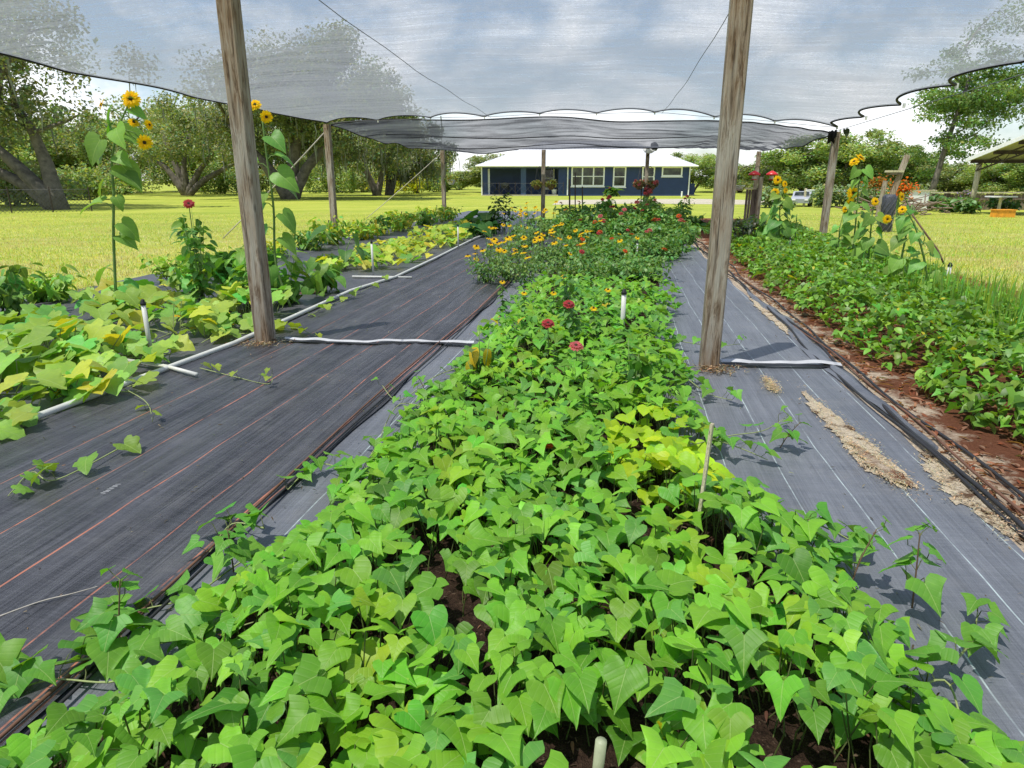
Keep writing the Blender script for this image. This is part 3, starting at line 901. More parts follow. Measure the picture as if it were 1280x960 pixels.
e = empty('open_pipe_stub', (x, y, 0), 'pale open pipe stub peeking out of the nearest sweet potato leaves', 'pipe')
MB().tube([(0, 0, 0), (.01, 0, z)], .013, 10).build('pipe', M['stub'], e, True)
riser(1053, 320, 296, 'small white sprinkler riser behind the right bed near the far right post', .018)
riser(985, 322, 296, 'small white sprinkler riser under the far sunflowers', .016)
def stake(px, by, ty, label, w=.022, mat='stickwood', topdx=0, tip=True):
    x, y, _ = gp(px, by)
    X2, _, z = at(px+topdx, ty, y)
    e = empty('garden_stake', (x, y, 0), label, 'stake')
    MB().beam((0, 0, 0), (X2-x, 0, z), w).build('shaft', M[mat], e)
    if tip: MB().tube([(X2-x, 0, z-.03), (X2-x, 0, z+.015)], w*.8, 6).build('tip', M['black'], e)
stake(240, 328, 291, 'thin pale stake standing in the lawn left of the left tall post', .022, 'stake', -7)
stake(411, 300, 276, 'thin stake just left of the far left corner post', .022)
stake(502, 282, 265, 'thin dark stake in the lawn behind the squash row', .022)
stake(546, 272, 257, 'thin pale stake in the lawn left of the small hanging planter', .02, 'stake')
stake(651, 296, 257, 'thin stake with orange tag at the far end of the left mat', .014, 'stake', 0, False)
stake(712, 288, 224, 'thick dark metal stake leftmost of three behind the flowers', .045, 'rust', 0, False)
stake(719, 284, 216, 'tall dark metal stake in the middle of three behind the flowers', .035, 'rust', 0, False)
stake(728, 284, 233, 'short dark metal stake rightmost of three behind the flowers', .035, 'rust', 0, False)
stake(801, 275, 213, 'tall black metal stake beside the far post with the white lamp', .035, 'black', 1, False)
# slanting wooden ruler-like stake in the bed
x, y, _ = gp(868, 690)
e = empty('garden_stake', (x, y, 0), 'pale lath stake leaning in the right side of the sweet potato bed', 'stake')
tx, _, tz = at(890, 530, y+.05)
MB().beam((0, 0, 0), (tx-x, .05, tz), .036, .012, .3).build('lath', M['stake'], e)
# drip tube leaning over by the lawn
pts = [at(1140, 268, 9.3), at(1160, 296, 9.3), at(1172, 312, 9.2), at(1180, 330, 9.1)]
tag(MB().tube([pts[0], pts[1], pts[2], pts[3]], .012, 6).build('leaning_stick', M['redstem'], None, True), 'brown stick leaning onto the sprinkler riser at the lawn edge', 'stick')
# drip lines along the right mat edge
for k, (du, r, mt, lb) in enumerate([(1.66, .009, 'hose', 'black drip line nearest the grey mat along its right edge'), (1.72, .011, 'hose', 'thick black drip line in the middle of the right mat edge'),
                                      (1.77, .007, 'brownline', 'brown drip line beside the black lines at the right mat edge'), (1.83, .009, 'hose', 'outermost black drip line on the pine straw')]):
    pts = [W(du+.035*math.sin(v*(.9+.2*k)+k)+.012*math.sin(v*4+k*2), v, .03+.012*math.sin(v*2+k)) for v in np.linspace(1, 20, 90)]
    tag(MB().tube(pts, r, 6).build('drip_line', M[mt], None, True), lb, 'drip line')
# folded edge of the mat on the right
mb = MB(); V = []
for v in np.linspace(3.6, 9.2, 60):
    c = 1.70+.03*math.sin(v*2); wv = .10*math.sin((v-3.6)/5.6*math.pi)
    for q, zz in ((-wv, .012), (0, .04), (wv, .013)):
        V.append(W(c+q, v, zz+.006*math.sin(v*9)))
F = [(i*3+k, i*3+k+1, (i+1)*3+k+1, (i+1)*3+k) for i in range(59) for k in range(2)]
tag(MB().add(V, F).build('folded_mat_edge', M['mat_grey'], None, True), 'rumpled folded edge of dark mat beside the drip lines', 'mat edge')
for k, (u0, lb) in enumerate(((-1.53, 'brown cord lying on the right edge of the black mat'), (-1.47, 'dark cord lying against the right edge of the black mat'))):
    pts = [W(u0+.02*math.sin(v*(1.1+.3*k)), v, .034) for v in np.linspace(.2, 13, 60)]
    tag(MB().tube(pts, .006, 5).build('mat_edge_cord', M['brownline' if k == 0 else 'hose'], None, True), lb, 'cord')

for (u, v, lb) in ((-3.08, 5.30, 'dirt and debris gathered around the foot of the left tall post'), (.78, 5.08, 'dirt and debris gathered around the foot of the right tall post')):
    nn = 260; c = np.array(W(u, v, 0)); P = RNG.normal(0, .085, (nn, 3))*np.array([1.2, .9, 0])+c; P[:, 2] = RNG.uniform(.03, .045, nn)
    tag(bake('debris', T_LANCE, P, RNG.uniform(0, 6.28, nn), RNG.uniform(-.2, .5, nn), 0, RNG.uniform(.015, .05, nn), np.where(RNG.random((nn, 1)) < .5, vary((.20, .12, .07), nn), vary((.42, .34, .24), nn)), M['petal']), lb, 'debris', kind='stuff')
# mulch & straw (stuff)
def litter(name, n, ur, vr, length, cols, label, h=.03):
    v = vr[0]+(vr[1]-vr[0])*RNG.random(n)**1.4
    u = RNG.uniform(0, 1, n)*(ur[1]-ur[0])+ur[0]
    if callable(ur[2]): ok = ur[2](u, v); u, v = u[ok], v[ok]
    n = len(u)
    X = u*CY+v*SY; Y = -u*SY+v*CY
    t = np.where(RNG.random((n, 1)) < .5, vary(cols[0], n), vary(cols[1], n))
    o = bake(name, T_LANCE, np.column_stack([X, Y, RNG.uniform(.012, h, n)]), RNG.uniform(0, 6.28, n), RNG.uniform(-.25, .3, n), RNG.uniform(-.5, .5, n), RNG.uniform(.5, 1.3, n)*length, t, M['petal'])
    return tag(o, label, 'mulch', kind='stuff')
litter('pine_straw', 16000, (1.74, 4.6, lambda u, v: RNG.random(len(u)) < np.where(u < 2.6, 1, .35)*(.35+.65*(np.sin(v*2.3+np.sin(u*7)*2) > -.5))), (2.0, 16), .075, ((.22, .085, .045), (.34, .19, .12)), 'red brown pine straw mulch beside the right bed')
litter('wood_mulch', 9000, (-1.2, .9, lambda u, v: (u > bedL(v)+.2) & (u < bedR(v)-.2)), (.4, 9), .03, ((.14, .07, .05), (.25, .15, .10)), 'coarse brown wood mulch under the sweet potato leaves', .09)
litter('leaf_litter', 1600, (-3.3, 1.6, lambda u, v: (u < -1.3) | (u > .8)), (1, 14), .022, ((.30, .24, .16), (.12, .09, .06)), 'scattered dry bits lying on the weed mats', .036)

# ------------------------------------------------------------------ sweet potato bed (stuff)
def hnoise(u, v):
    return (.5*np.sin(u*4.3+1.3*np.sin(v*2.1))+.35*np.sin(v*5.1+u*2)+.3*np.sin(u*9+v*7.3))
def potato():
    v0, v1 = .35, 12.5
    cells = []
    # density per m2 falls off with distance a little, leaf size constant
    for va, vb, dens, sz in ((v0, 3.0, 500, .077), (3.0, 6.0, 440, .074), (6.0, 8.6, 330, .074)):
        area = 2.6*(vb-va); n = int(area*dens)
        nn = int(math.sqrt(n/area*1.0)*2.6); mm = n//nn
        gu, gv = np.meshgrid((np.arange(nn)+.5)/nn, (np.arange(mm)+.5)/mm)
        gu = (gu+RNG.uniform(-.55, .55, gu.shape)/nn).ravel()*2.9-1.65; gv = (gv+RNG.uniform(-.55, .55, gv.shape)/mm).ravel()*(vb-va)+va
        cells.append(np.column_stack([gu, gv, np.full(len(gu), sz)]))
    P = np.concatenate(cells)
    u, v, sz = P.T
    wob = .07*np.sin(v*6.3)+.05*np.sin(v*13.7+1)
    L, Rr = bedL(v)+.06+.12*np.clip((3.2-v)/1.5, 0, 1)+wob, bedR(v)-.05+.07*np.sin(v*5.1+2)+.05*np.sin(v*11.3)
    ok = (u > L) & (u < Rr)
    # thin places where the soil shows
    holes = hnoise(u*1.3+.6, v*1.2+.2) < -.62
    ok &= ~(holes & (RNG.random(len(u)) < .75))
    ok &= ~((((u-.02)/.17)**2+((v-1.13)/.13)**2 < 1) & (RNG.random(len(u)) < .9))
    u, v, sz, L, Rr = u[ok], v[ok], sz[ok], L[ok], Rr[ok]
    n = len(u)
    edge = np.minimum(u-L, Rr-u)
    prof = np.clip(edge/.30, 0, 1)**.6
    # tier: 0 low .. 1 top
    tier = RNG.random(n)**.7
    h = (.04+.18*prof+.045*hnoise(u, v)*prof)*(.2+.8*tier)+.03
    X = u*CY+v*SY; Y = -u*SY+v*CY
    yaw = RNG.normal(-1.45, 1.15, n)+np.where(edge < .2, np.where(u-L < Rr-u, -.9, .9), 0)
    pitch = RNG.normal(-.20, .24, n).clip(-1.2, .3)
    roll = RNG.normal(0, .26, n)
    size = sz*RNG.normal(1, .20, n).clip(.5, 1.5)
    t = vary((.165, .39, .030), n, .20, .085)
    dark = RNG.random(n) < .12; t[dark] *= (.6, .75, .8)
    blu = RNG.random(n) < .12; t[blu] = vary((.12, .33, .055), blu.sum(), .12, .05)
    yel = (((u-.30)/.30)**2+((v-3.05)/.50)**2 < 1) & (RNG.random(n) < .85)
    t[yel] = vary((.34, .52, .015), yel.sum(), .14, .15)
    old = (RNG.random(n) < .004) & (v > 3.6); t[old] = vary((.55, .42, .02), old.sum(), .1, .05)
    lime = (hnoise(u*1.7+3, v*.8+1) > .45) & ~yel; t[lime] = vary((.20, .42, .025), lime.sum(), .14, .12)
    near = v < 5.5
    # leaf base shifted back so the blade is centred on its cell
    f = np.stack([np.cos(yaw), np.sin(yaw)], 1)*(size*.4)[:, None]
    loc = np.column_stack([X-f[:, 0], Y-f[:, 1], h+size*.12])
    iN, iF = np.nonzero(near)[0], np.nonzero(~near)[0]
    base = np.column_stack([loc[iN, 0]+RNG.normal(0, .05, len(iN)), loc[iN, 1]+RNG.normal(0, .05, len(iN)), np.full(len(iN), .02)])
    pv, pf = petioles(base, loc[iN], .0028)
    tid = RNG.choice(4, len(iN), p=[.3, .25, .25, .2])
    rnd = yel[iN]
    tp = T_HEART+T_ROUND; tid[rnd] = 4+RNG.integers(0, 2, rnd.sum())
    o = bake('sweet_potato_vines', tp, loc[iN], yaw[iN], pitch[iN], roll[iN], size[iN], t[iN], M['leaf'], None, tid, (pv, pf, (.16, .20, .07)))
    tag(o, 'dense bed of bright green heart shaped sweet potato leaves filling the foreground', 'sweet potato', kind='stuff')
    o = bake('sweet_potato_vines', T_HEARTL, loc[iF], yaw[iF], pitch[iF], roll[iF], size[iF], t[iF], M['smalleaf'])
    tag(o, 'farther sweet potato leaves between the tall posts, reaching back to the flowers', 'sweet potato', kind='stuff')
potato()

# single vine runners with upright tips
def runner(pts, leaves, label, stem='palestem', r=.004, size=.08, tint=(.13, .34, .04), name='vine_runner', tpl=None, cat='vine'):
    """pts: world polyline; leaves: list of (t along 0-1, yaw, lift, size)"""
    e = empty(name, pts[0], label, cat)
    o = Vector(pts[0])
    P = [Vector(p)-o for p in pts]
    # smooth
    Q = []
    for i in range(len(P)-1):
        a, b, c, d = P[max(i-1, 0)], P[i], P[i+1], P[min(i+2, len(P)-1)]
        for k in range(6):
            t = k/6
            Q.append(.5*((2*b)+(c-a)*t+(2*a-5*b+4*c-d)*t*t+(-a+3*b-3*c+d)*t**3))
    Q.append(P[-1])
    n = len(Q)
    MB().tube(Q, [r*(1-.5*i/n) for i in range(n)], 5).build('stem', M[stem], e, True)
    for (t, yaw, lift, sz) in leaves:
        b = Q[min(n-1, int(t*(n-1)))]
        tip = b+Vector((math.cos(yaw)*.035, math.sin(yaw)*.035, lift))
        pv, pf = petioles([tuple(b)], [tuple(tip)], .002)
        bake('leaf', tpl or T_HEART, [tuple(tip)], yaw, random.uniform(-.6, -.05), random.uniform(-.4, .4), sz, vary(tint, 1, .12, .1), M['leaf'], e, None, (pv, pf, (.16, .20, .07)))
    return e
def gz(x, y, z): return gp(x, y, z)
rl = random.Random(4)
def auto(nl, lo=0.05, hi=1.0, s0=.09, s1=.045, lift=.05):
    return [(lo+(hi-lo)*i/(nl-1), rl.uniform(0, 6.28), lift*rl.uniform(.4, 1.3), s0+(s1-s0)*i/(nl-1)) for i in range(nl)]
runner([gz(-60, 838, .05), gz(60, 832, .05), gz(180, 808, .05), gz(300, 783, .05), gz(420, 740, .06)], auto(20, 0, 1, .12, .10), 'long sweet potato runner reaching left over the black mat at the bottom left')
runner([gz(420, 720, .05), gz(330, 690, .04), gz(240, 745, .03), gz(170, 765, .03), gz(110, 800, .03)], auto(13, 0, 1, .08, .11), 'sweet potato runner trailing down the edge of the black mat')
def tipup(x, y, ztop, dx, label, nl=5, s=.055, r=.0035, stem='redstem'):
    nl += 3; s *= 1.35
    a = gp(x, y, .03); b = (a[0]+dx*.4, a[1]+.01, .03+ztop*.5); c = (a[0]+dx, a[1]+.02, .03+ztop)
    return runner([a, b, c], [(.25+.75*i/(nl-1), rl.uniform(0, 6.28), .03, s*(1.25-.8*i/(nl-1))) for i in range(nl)], label, stem, r)
tipup(150, 815, .24, .03, 'upright vine tip on the black mat near the left edge of the picture', 5, .07)
tipup(292, 715, .16, -.01, 'upright vine tip with folded leaves at the mat edge left of the bed', 5, .06)
tipup(535, 500, .15, -.06, 'short vine tip sticking out left of the bed toward the band', 4, .06)
tipup(1062, 735, .22, .07, 'slender upright vine tip right of the bed on the grey mat', 5, .06)
tipup(1140, 760, .27, -.01, 'tall upright vine tip standing right of the bed near the sand streak', 7, .07)
tipup(945, 680, .06, .02, 'small vine tip just right of the leaning lath stake', 3, .05)
tipup(975, 560, .14, .10, 'vine tip curling over the grey mat right of the bed by the tall post', 5, .06)
runner([gz(850, 560, .12), gz(910, 545, .08), gz(955, 538, .05), gz(985, 520, .08)], auto(9, 0, 1, .09, .04), 'vine runner crossing onto the grey mat below the right tall post')
runner([gz(880, 545, .12), gz(925, 560, .08), gz(960, 575, .04)], auto(6, 0, .9, .09, .07), 'short leafy runner lying on the grey mat below the band')
runner([gz(840, 425, .10), gz(890, 432, .06), gz(925, 430, .06)], auto(6, .2, 1, .08, .05), 'small runner passing behind the right tall post')
runner([gz(590, 455, .10), gz(545, 470, .05), gz(500, 500, .04), gz(478, 482, .10)], auto(6, .2, 1, .06, .04), 'thin wiry runner leaving the bed over the mat edge near the left band')
runner([gz(560, 520, .10), gz(500, 505, .05), gz(470, 560, .04)], auto(5, 0, 1, .07, .06), 'short runner spilling left from the bed onto the grey strip')
runner([gz(1100, 890, .10), gz(1180, 850, .08), gz(1215, 930, .05), gz(1290, 950, .05)], auto(8, 0, 1, .10, .09), 'leafy runner at the bottom right corner on the grey mat')
runner([gz(0, 770, .02), gz(50, 752, .03), gz(90, 742, .03), gz(122, 733, .05)], [], 'bare pale tendril lying on the black mat near the left edge', 'rope', .003)

for pp, lb in (([(330, 660, .10), (290, 655, .05), (262, 690, .03)], 'short runner leaving the bed over the brown cords'),
               ([(440, 590, .10), (395, 580, .05), (360, 612, .03)], 'runner creeping left from the bed toward the cords near the middle'),
               ([(1010, 650, .12), (1050, 668, .05), (1085, 690, .04)], 'runner creeping right from the bed beside the upright vine tip'),
               ([(905, 610, .12), (945, 622, .06), (965, 650, .04)], 'runner creeping right just above the lath stake'),
               ([(855, 470, .10), (885, 492, .06), (915, 500, .04)], 'runner at the foot of the right tall post'),
               ([(1190, 830, .10), (1215, 800, .05), (1222, 765, .03)], 'runner curling up the grey mat at the lower right'),
               ([(520, 545, .10), (470, 560, .05), (455, 600, .03)], 'small runner drooping over the left grey strip'),
               ([(200, 800, .08), (150, 850, .05), (60, 850, .04), (-20, 880, .04)], 'thick leafy runner along the bottom left corner')):
    runner([gz(*q) for q in pp], auto(9, 0, 1, .09, .07), lb)
# tall plant tips in the bed
def bush(name, label, cat, loc, h, rad, nleaf, lsize, tint, tpl=None, mat='smalleaf', stems=6, group=None, upright=True, pitch=(-.5, .4), huev=.15, flowers=None, low=.1, stemmat='stem'):
    e = empty(name, loc, label, cat, group)
    mb = MB()
    tips = []
    for k in range(stems):
        a = random.uniform(0, 6.28); q = rad*math.sqrt(random.random())
        tip = Vector((math.cos(a)*q, math.sin(a)*q, h*random.choice((.65, .8, .95, 1.0, 1.12))*random.uniform(.93, 1.06)*(1-.12*(q/rad)**2)))
        b = Vector((math.cos(a)*q*.25, math.sin(a)*q*.25, 0))
        m = b.lerp(tip, .5)+Vector((0, 0, h*.06))
        mb.tube([b, m, tip], [.006*h+.003, .004*h+.002, .002], 4)
        tips.append((b, m, tip))
    mb.build('stem', M[stemmat], e, True)
    P, Yw = [], []
    for i in range(nleaf):
        b, m, t = random.choice(tips)
        s = low+(1-low)*random.random()**.8
        p = b.lerp(m, s*2) if s < .5 else m.lerp(t, s*2-1)
        a = random.uniform(0, 6.28)
        p = p+Vector((math.cos(a), math.sin(a), 0))*random.uniform(0, rad*.35)
        P.append(tuple(p)); Yw.append(a)
    n = nleaf
    bake('foliage', tpl or T_OV, P, Yw, RNG.normal(sum(pitch)/2, abs(pitch[1]-pitch[0])/2, n), RNG.normal(0, .35, n), RNG.normal(1, .22, n).clip(.5, 1.5)*lsize, vary(tint, n, .2, huev), M[mat], e)
    return e, tips

# ------------------------------------------------------------------ flowers
def flower_mesh(name, npet, plen, tint, cup=0.1, layers=1, var=.1, wide=1.0):
    P, Y, Pi, S, T = [], [], [], [], []
    for l in range(layers):
        for k in range(npet):
            a = 6.283*(k+.5*l)/npet+random.uniform(-.06, .06)
            r0 = plen*.22*(1-.4*l)
            P.append((math.cos(a)*r0, math.sin(a)*r0, .01*plen+l*plen*.10)); Y.append(a)
            Pi.append(cup+l*.35+random.uniform(-.12, .12)); S.append(plen*.80*(1-.25*l)*random.uniform(.88, 1.1))
    tp = [(T_PETAL[0][0]*np.array([wide, 1, 1]), T_PETAL[0][1])]
    o = bake(name, tp, P, Y, Pi, 0, S, vary(tint, len(P), var, .08), M['petal'])
    me = o.data; bpy.data.objects.remove(o)
    return me
def dome(r, h, name='disc', mat='disc', sides=10):
    mb = MB().lathe([(r*.3, -h*.3), (r, 0), (r*.9, h*.5), (r*.55, h*.9), (r*.12, h)], (0, 0, 0), sides)
    o = mb.build(name, M[mat], None, True); me = o.data; bpy.data.objects.remove(o); return me
FM = {
 'zinnia_red': (flower_mesh('zinnia_red', 13, .036, (.40, .05, .06), .05, 2, wide=1.7), dome(.010, .010)),
 'zinnia_pink': (flower_mesh('zinnia_pink', 13, .036, (.50, .12, .13), .05, 2, wide=1.7), dome(.010, .010)),
 'zinnia_orange': (flower_mesh('zinnia_orange', 12, .034, (.55, .10, .02), .05, 2, wide=1.7), dome(.010, .010)),
 'rudbeckia': (flower_mesh('rudbeckia', 12, .033, (.82, .50, .01), -.15, 1, wide=1.5), dome(.010, .012)),
 'sunflower': (flower_mesh('sunflower_petals', 20, .078, (.85, .58, .012), .15, 2, wide=1.1), dome(.032, .016)),
 'cuke': (flower_mesh('cuke', 5, .030, (.80, .55, .01), .35, 1, wide=2.2), dome(.004, .006, 'disc', 'petal2' if False else 'orange', 6)),
}
def put_flower(kind, parent, loc, facing=None, scale=1.0):
    pm, dm = FM[kind]
    f = bpy.data.objects.new('flower', pm); COL.objects.link(f); f.parent = parent; f.location = loc
    d = Vector(facing) if facing else Vector((random.uniform(-.5, .5), random.uniform(-.9, .2), 1))
    f.rotation_euler = d.normalized().to_track_quat('Z', 'Y').to_euler(); f.scale = (scale,)*3
    c = bpy.data.objects.new('disc', dm); COL.objects.link(c); c.parent = f
    return f

# zinnia mound
def nearest_words(i):
    return i
zinn = [ # px, py of the bush top, Y depth, flower colours, wording
 (548+22, 0, 0, '', ''),
]
def flowerbush(px, topy, Y, kinds, label, name, cat, rad=.30, nleaf=230, lsize=.065, tint=(.075, .17, .035), tpl=None, group=None, fs=1.0, spread=1.0, base=0.0):
    X, _, z = at(px, topy, Y)
    z = max(.25, z)+(.27 if Y > 14 and name == 'zinnia_plant' else .20)
    e, tips = bush(name, label, cat, (X, Y, base), z-.04, rad, nleaf, lsize*Y/13+.01, tint, tpl or T_OV, 'smalleaf', 9, group, pitch=(-.7, .35), low=.12)
    tips = sorted(tips, key=lambda q: -q[2].z)
    for i, k in enumerate(kinds):
        t = tips[i % len(tips)][2]
        up = random.uniform(.04, .12) if k != 'rudbeckia' else random.uniform(.06, .30)
        q = (t.x*1.05+random.uniform(-.05, .05), t.y*1.05, t.z+up)
        MB().tube([tuple(t*.9), q], .004, 4).build('flower_stalk', M['stem'], e)
        put_flower(k, e, q, None, fs*random.uniform(.75, 1.15))
    return e
ZR, ZP, ZO, RB = 'zinnia_red', 'zinnia_pink', 'zinnia_orange', 'rudbeckia'
zl = [
 (770, 260, 19.5, [ZR, ZR, ZR], 'zinnia bush with a pair of red blooms at the top of the mound'),
 (800, 258, 19.5, [ZR, ZR, ZP], 'zinnia bush topped with red blooms just left of the far lamp post'),
 (843, 262, 19.0, [ZP, ZR, ZP], 'zinnia bush with flat pink red blooms right of the far lamp post'),
 (750, 275, 17.5, [ZR, ZP], 'zinnia bush with faded blooms on the left shoulder of the mound'),
 (785, 280, 17.0, [ZR, ZR, ZP], 'zinnia bush with dusky red blooms in the middle of the mound'),
 (826, 268, 17.5, [ZP, ZP, ZP], 'zinnia bush carrying a wide cluster of brownish pink blooms'),
 (806, 296, 15.0, [ZR, ZR], 'zinnia bush with one bright red bloom facing the camera right of centre'),
 (760, 290, 15.0, [ZR, ZP, ZR], 'zinnia bush with three dark red blooms above the yellow daisies'),
 (728, 268, 18.5, [ZO, ZR], 'zinnia bush beside the dark metal stakes'),
 (720, 296, 15.0, [ZR, ZO], 'zinnia bush with small red bloom at the left edge of the mound'),
 (850, 296, 16.0, [ZO, ZP], 'zinnia bush with orange bloom at the right edge by the mat'),
 (745, 318, 12.5, [RB, ZO, ZR], 'mixed bush with yellow and orange blooms in the middle foreground of the mound'),
 (800, 322, 12.0, [ZO], 'leafy zinnia bush nearly without blooms behind the sprinkler riser'),
 (757, 332, 11.2, [ZO, RB], 'low zinnia bush with an orange bloom above the riser'),
 (825, 318, 12.8, [ZP], 'thin zinnia bush drooping toward the right mat'),
 (705, 282, 17.5, [ZO], 'small green bush at the far left of the zinnia mound'),
 (775, 338, 9.9, [RB, ZO], 'leafy bush in front of the mound just behind the black tipped riser'),
 (812, 345, 9.6, [ZO], 'leafy bush at the front right corner of the mound by the grey mat'),
 (738, 352, 9.2, [ZR, RB], 'low leafy bush at the front of the mound left of the riser'),
 (780, 312, 13.4, [ZR, ZP, RB], 'bushy zinnia in the heart of the mound'),
 (838, 306, 14.4, [ZO, ZR], 'zinnia bush at the right flank of the mound beside the mat'),
 (790, 268, 21.0, [ZR, ZP], 'zinnia bush at the back of the mound near the far lamp post'),
 (715, 335, 10.6, [RB, RB, ZO], 'zinnia bush mixed into the daisies at the left front'),
]
for px, ty, Y, ks, lb in zl:
    flowerbush(px, ty, Y, ks, lb, 'zinnia_plant', 'flower plant', .62, 900, .062, (.14, .29, .06), group='zinnias in the centre bed', fs=1.9 if Y > 14 else 1.4)
rl2 = [
 (622, 318, 10.6, [RB]*8, 'black eyed daisy clump leaning out over the black mat at the left'),
 (612, 338, 9.4, [RB]*9, 'small black eyed daisy clump farthest out over the black mat'),
 (660, 345, 9.0, [RB]*9, 'black eyed daisy clump at the very front, thick with low blooms'),
 (645, 300, 11.6, [RB]*7, 'black eyed daisy clump second from the left'),
 (668, 318, 10.6, [RB]*7, 'black eyed daisy clump with many small yellow blooms low in the middle'),
 (640, 335, 9.6, [RB]*6, 'lowest black eyed daisy clump at the front edge beside the black mat'),
 (690, 308, 11.4, [RB]*5, 'black eyed daisy clump left of the tall single daisy'),
 (712, 314, 11.4, [RB]*5, 'black eyed daisy clump with a large dark eyed bloom'),
 (735, 338, 10.0, [RB, RB, ZO], 'low daisy clump near the front of the zinnias'),
 (672, 272, 15.0, [RB]*8, 'tall thin black eyed daisies rising in front of the lawn'),
 (655, 282, 14.0, [RB]*6, 'tall black eyed daisies nearest the thin tagged stake'),
 (700, 345, 9.4, [RB]*3, 'small daisy clump at the front of the flowers'),
]
for px, ty, Y, ks, lb in rl2:
    flowerbush(px, ty, Y, ks, lb, 'daisy_plant', 'flower plant', .38, 420, .048, (.16, .29, .075), group='black eyed daisies in the centre bed', fs=1.5)
# single zinnias standing in the sweet potatoes
def single(px, py, by, kind, label, h_=None, leafy=8, fs=1.4, lean=0):
    x, y, _ = gp(px, by)
    X, _, z = at(px, py, y)
    e = empty('zinnia_plant', (x, y, 0), label, 'flower plant')
    MB().tube([(0, 0, 0), (lean*.5, 0, z*.5), (X-x+lean, 0, z)], [.005, .004, .003], 5).build('stem', M['stem'], e, True)
    n = leafy
    zz = np.linspace(.25, .92, n)*z
    bake('foliage', T_OV, np.column_stack([lean*zz/z, zz*0, zz]), np.arange(n)*1.9, -.2, 0, .075, vary((.10, .24, .04), n), M['smalleaf'], e)
    put_flower(kind, e, (X-x+lean, 0, z), (0, -.5, 1), fs)
single(685, 404, 470, ZR, 'single dark pink zinnia bloom rising from the sweet potatoes left of the riser')
single(720, 432, 490, ZP, 'single pale pink zinnia bloom low in the sweet potatoes')
single(711, 380, 450, ZR, 'single small red zinnia with leafy stem above the sweet potatoes', leafy=14)
single(686, 555, 600, ZO, 'tiny orange bloom low among the near sweet potato leaves', leafy=4, fs=.8)
for i, (px, py, by, k_, lb) in enumerate([(628, 352, 400, RB, 'single black eyed daisy on a thin stem at the left front of the flowers'), (655, 366, 410, RB, 'single black eyed daisy just right of the leftmost single one'),
        (692, 366, 415, RB, 'single yellow daisy above the first sweet potatoes'), (760, 362, 415, RB, 'single yellow daisy left of the central riser'),
        (742, 385, 440, RB, 'low yellow daisy among the back sweet potatoes'), 
        (705, 345, 400, RB, 'tall single daisy in front of the mound'), ]):
    single(px, py, by, k_, lb, leafy=16, fs=1.0)
# tall leafy pepper-like plants
for px, by, ty, lb, tnt in ((790, 520, 425, 'tall narrow leafy plant with small leaves right of the pink zinnia', (.11, .26, .03)),
                            (705, 440, 350, 'spindly leafy plant behind the red zinnia', (.09, .22, .04)),
                            (600, 492, 412, 'spindly plant with yellowing drooping leaves at the left bed edge', (.10, .20, .03))):
    x, y, _ = gp(px, by); z = at(px, ty, y)[2]
    e, t = bush('leafy_plant', lb, 'plant', (x, y, 0), z, .10, 90 if px != 600 else 30, .075 if px != 600 else .09, tnt, T_OV, stems=5, pitch=(-.8, .3))
    if px == 600:
        bake('yellow_leaf', T_OV, [(-.02, -.03, z*.75), (.05, -.02, z*.72), (-.05, -.02, z*.55)], [4.2, 5.3, 4.4], [-1.1, -1.2, -1.2], 0, .13, vary((.60, .42, .02), 3, .1, .1), M['smalleaf'], e)
# yellow fallen leaf and grassy weeds in the foreground
xx, yy, _ = gp(645, 900, .14)
tag(bake('yellow_leaf', T_OV, [(xx, yy+.02, .17)], [-1.5], [-1.15], [.2], .085, (.80, .62, .01), M['smalleaf']), 'bright yellow dying leaf in the foreground soil gap', 'leaf')
xx, yy, _ = gp(820, 915, .14)
tag(bake('yellow_leaf', T_OV, [(xx, yy, .17)], [-.6], [-.9], [.4], .06, (.75, .60, .02), M['smalleaf']), 'small yellow leaf half hidden right of the nearest riser', 'leaf')
for px, py, n, lb in ((655, 725, 34, 'tuft of narrow grass blades in the foreground sweet potatoes'), (560, 590, 24, 'grassy weed tuft left of centre among the sweet potatoes'), (535, 600, 14, 'small grassy weed at the left side of the bed')):
    x, y, _ = gp(px, py)
    o = bake('grass_tuft', T_THIN, [(x+random.uniform(-.04, .04), y+random.uniform(-.03, .03), .03) for _ in range(n)], RNG.uniform(0, 6.28, n), RNG.uniform(.5, 1.3, n), 0, RNG.uniform(.14, .27, n), vary((.12, .26, .03), n), M['blade'])
    tag(o, lb, 'grass tuft')

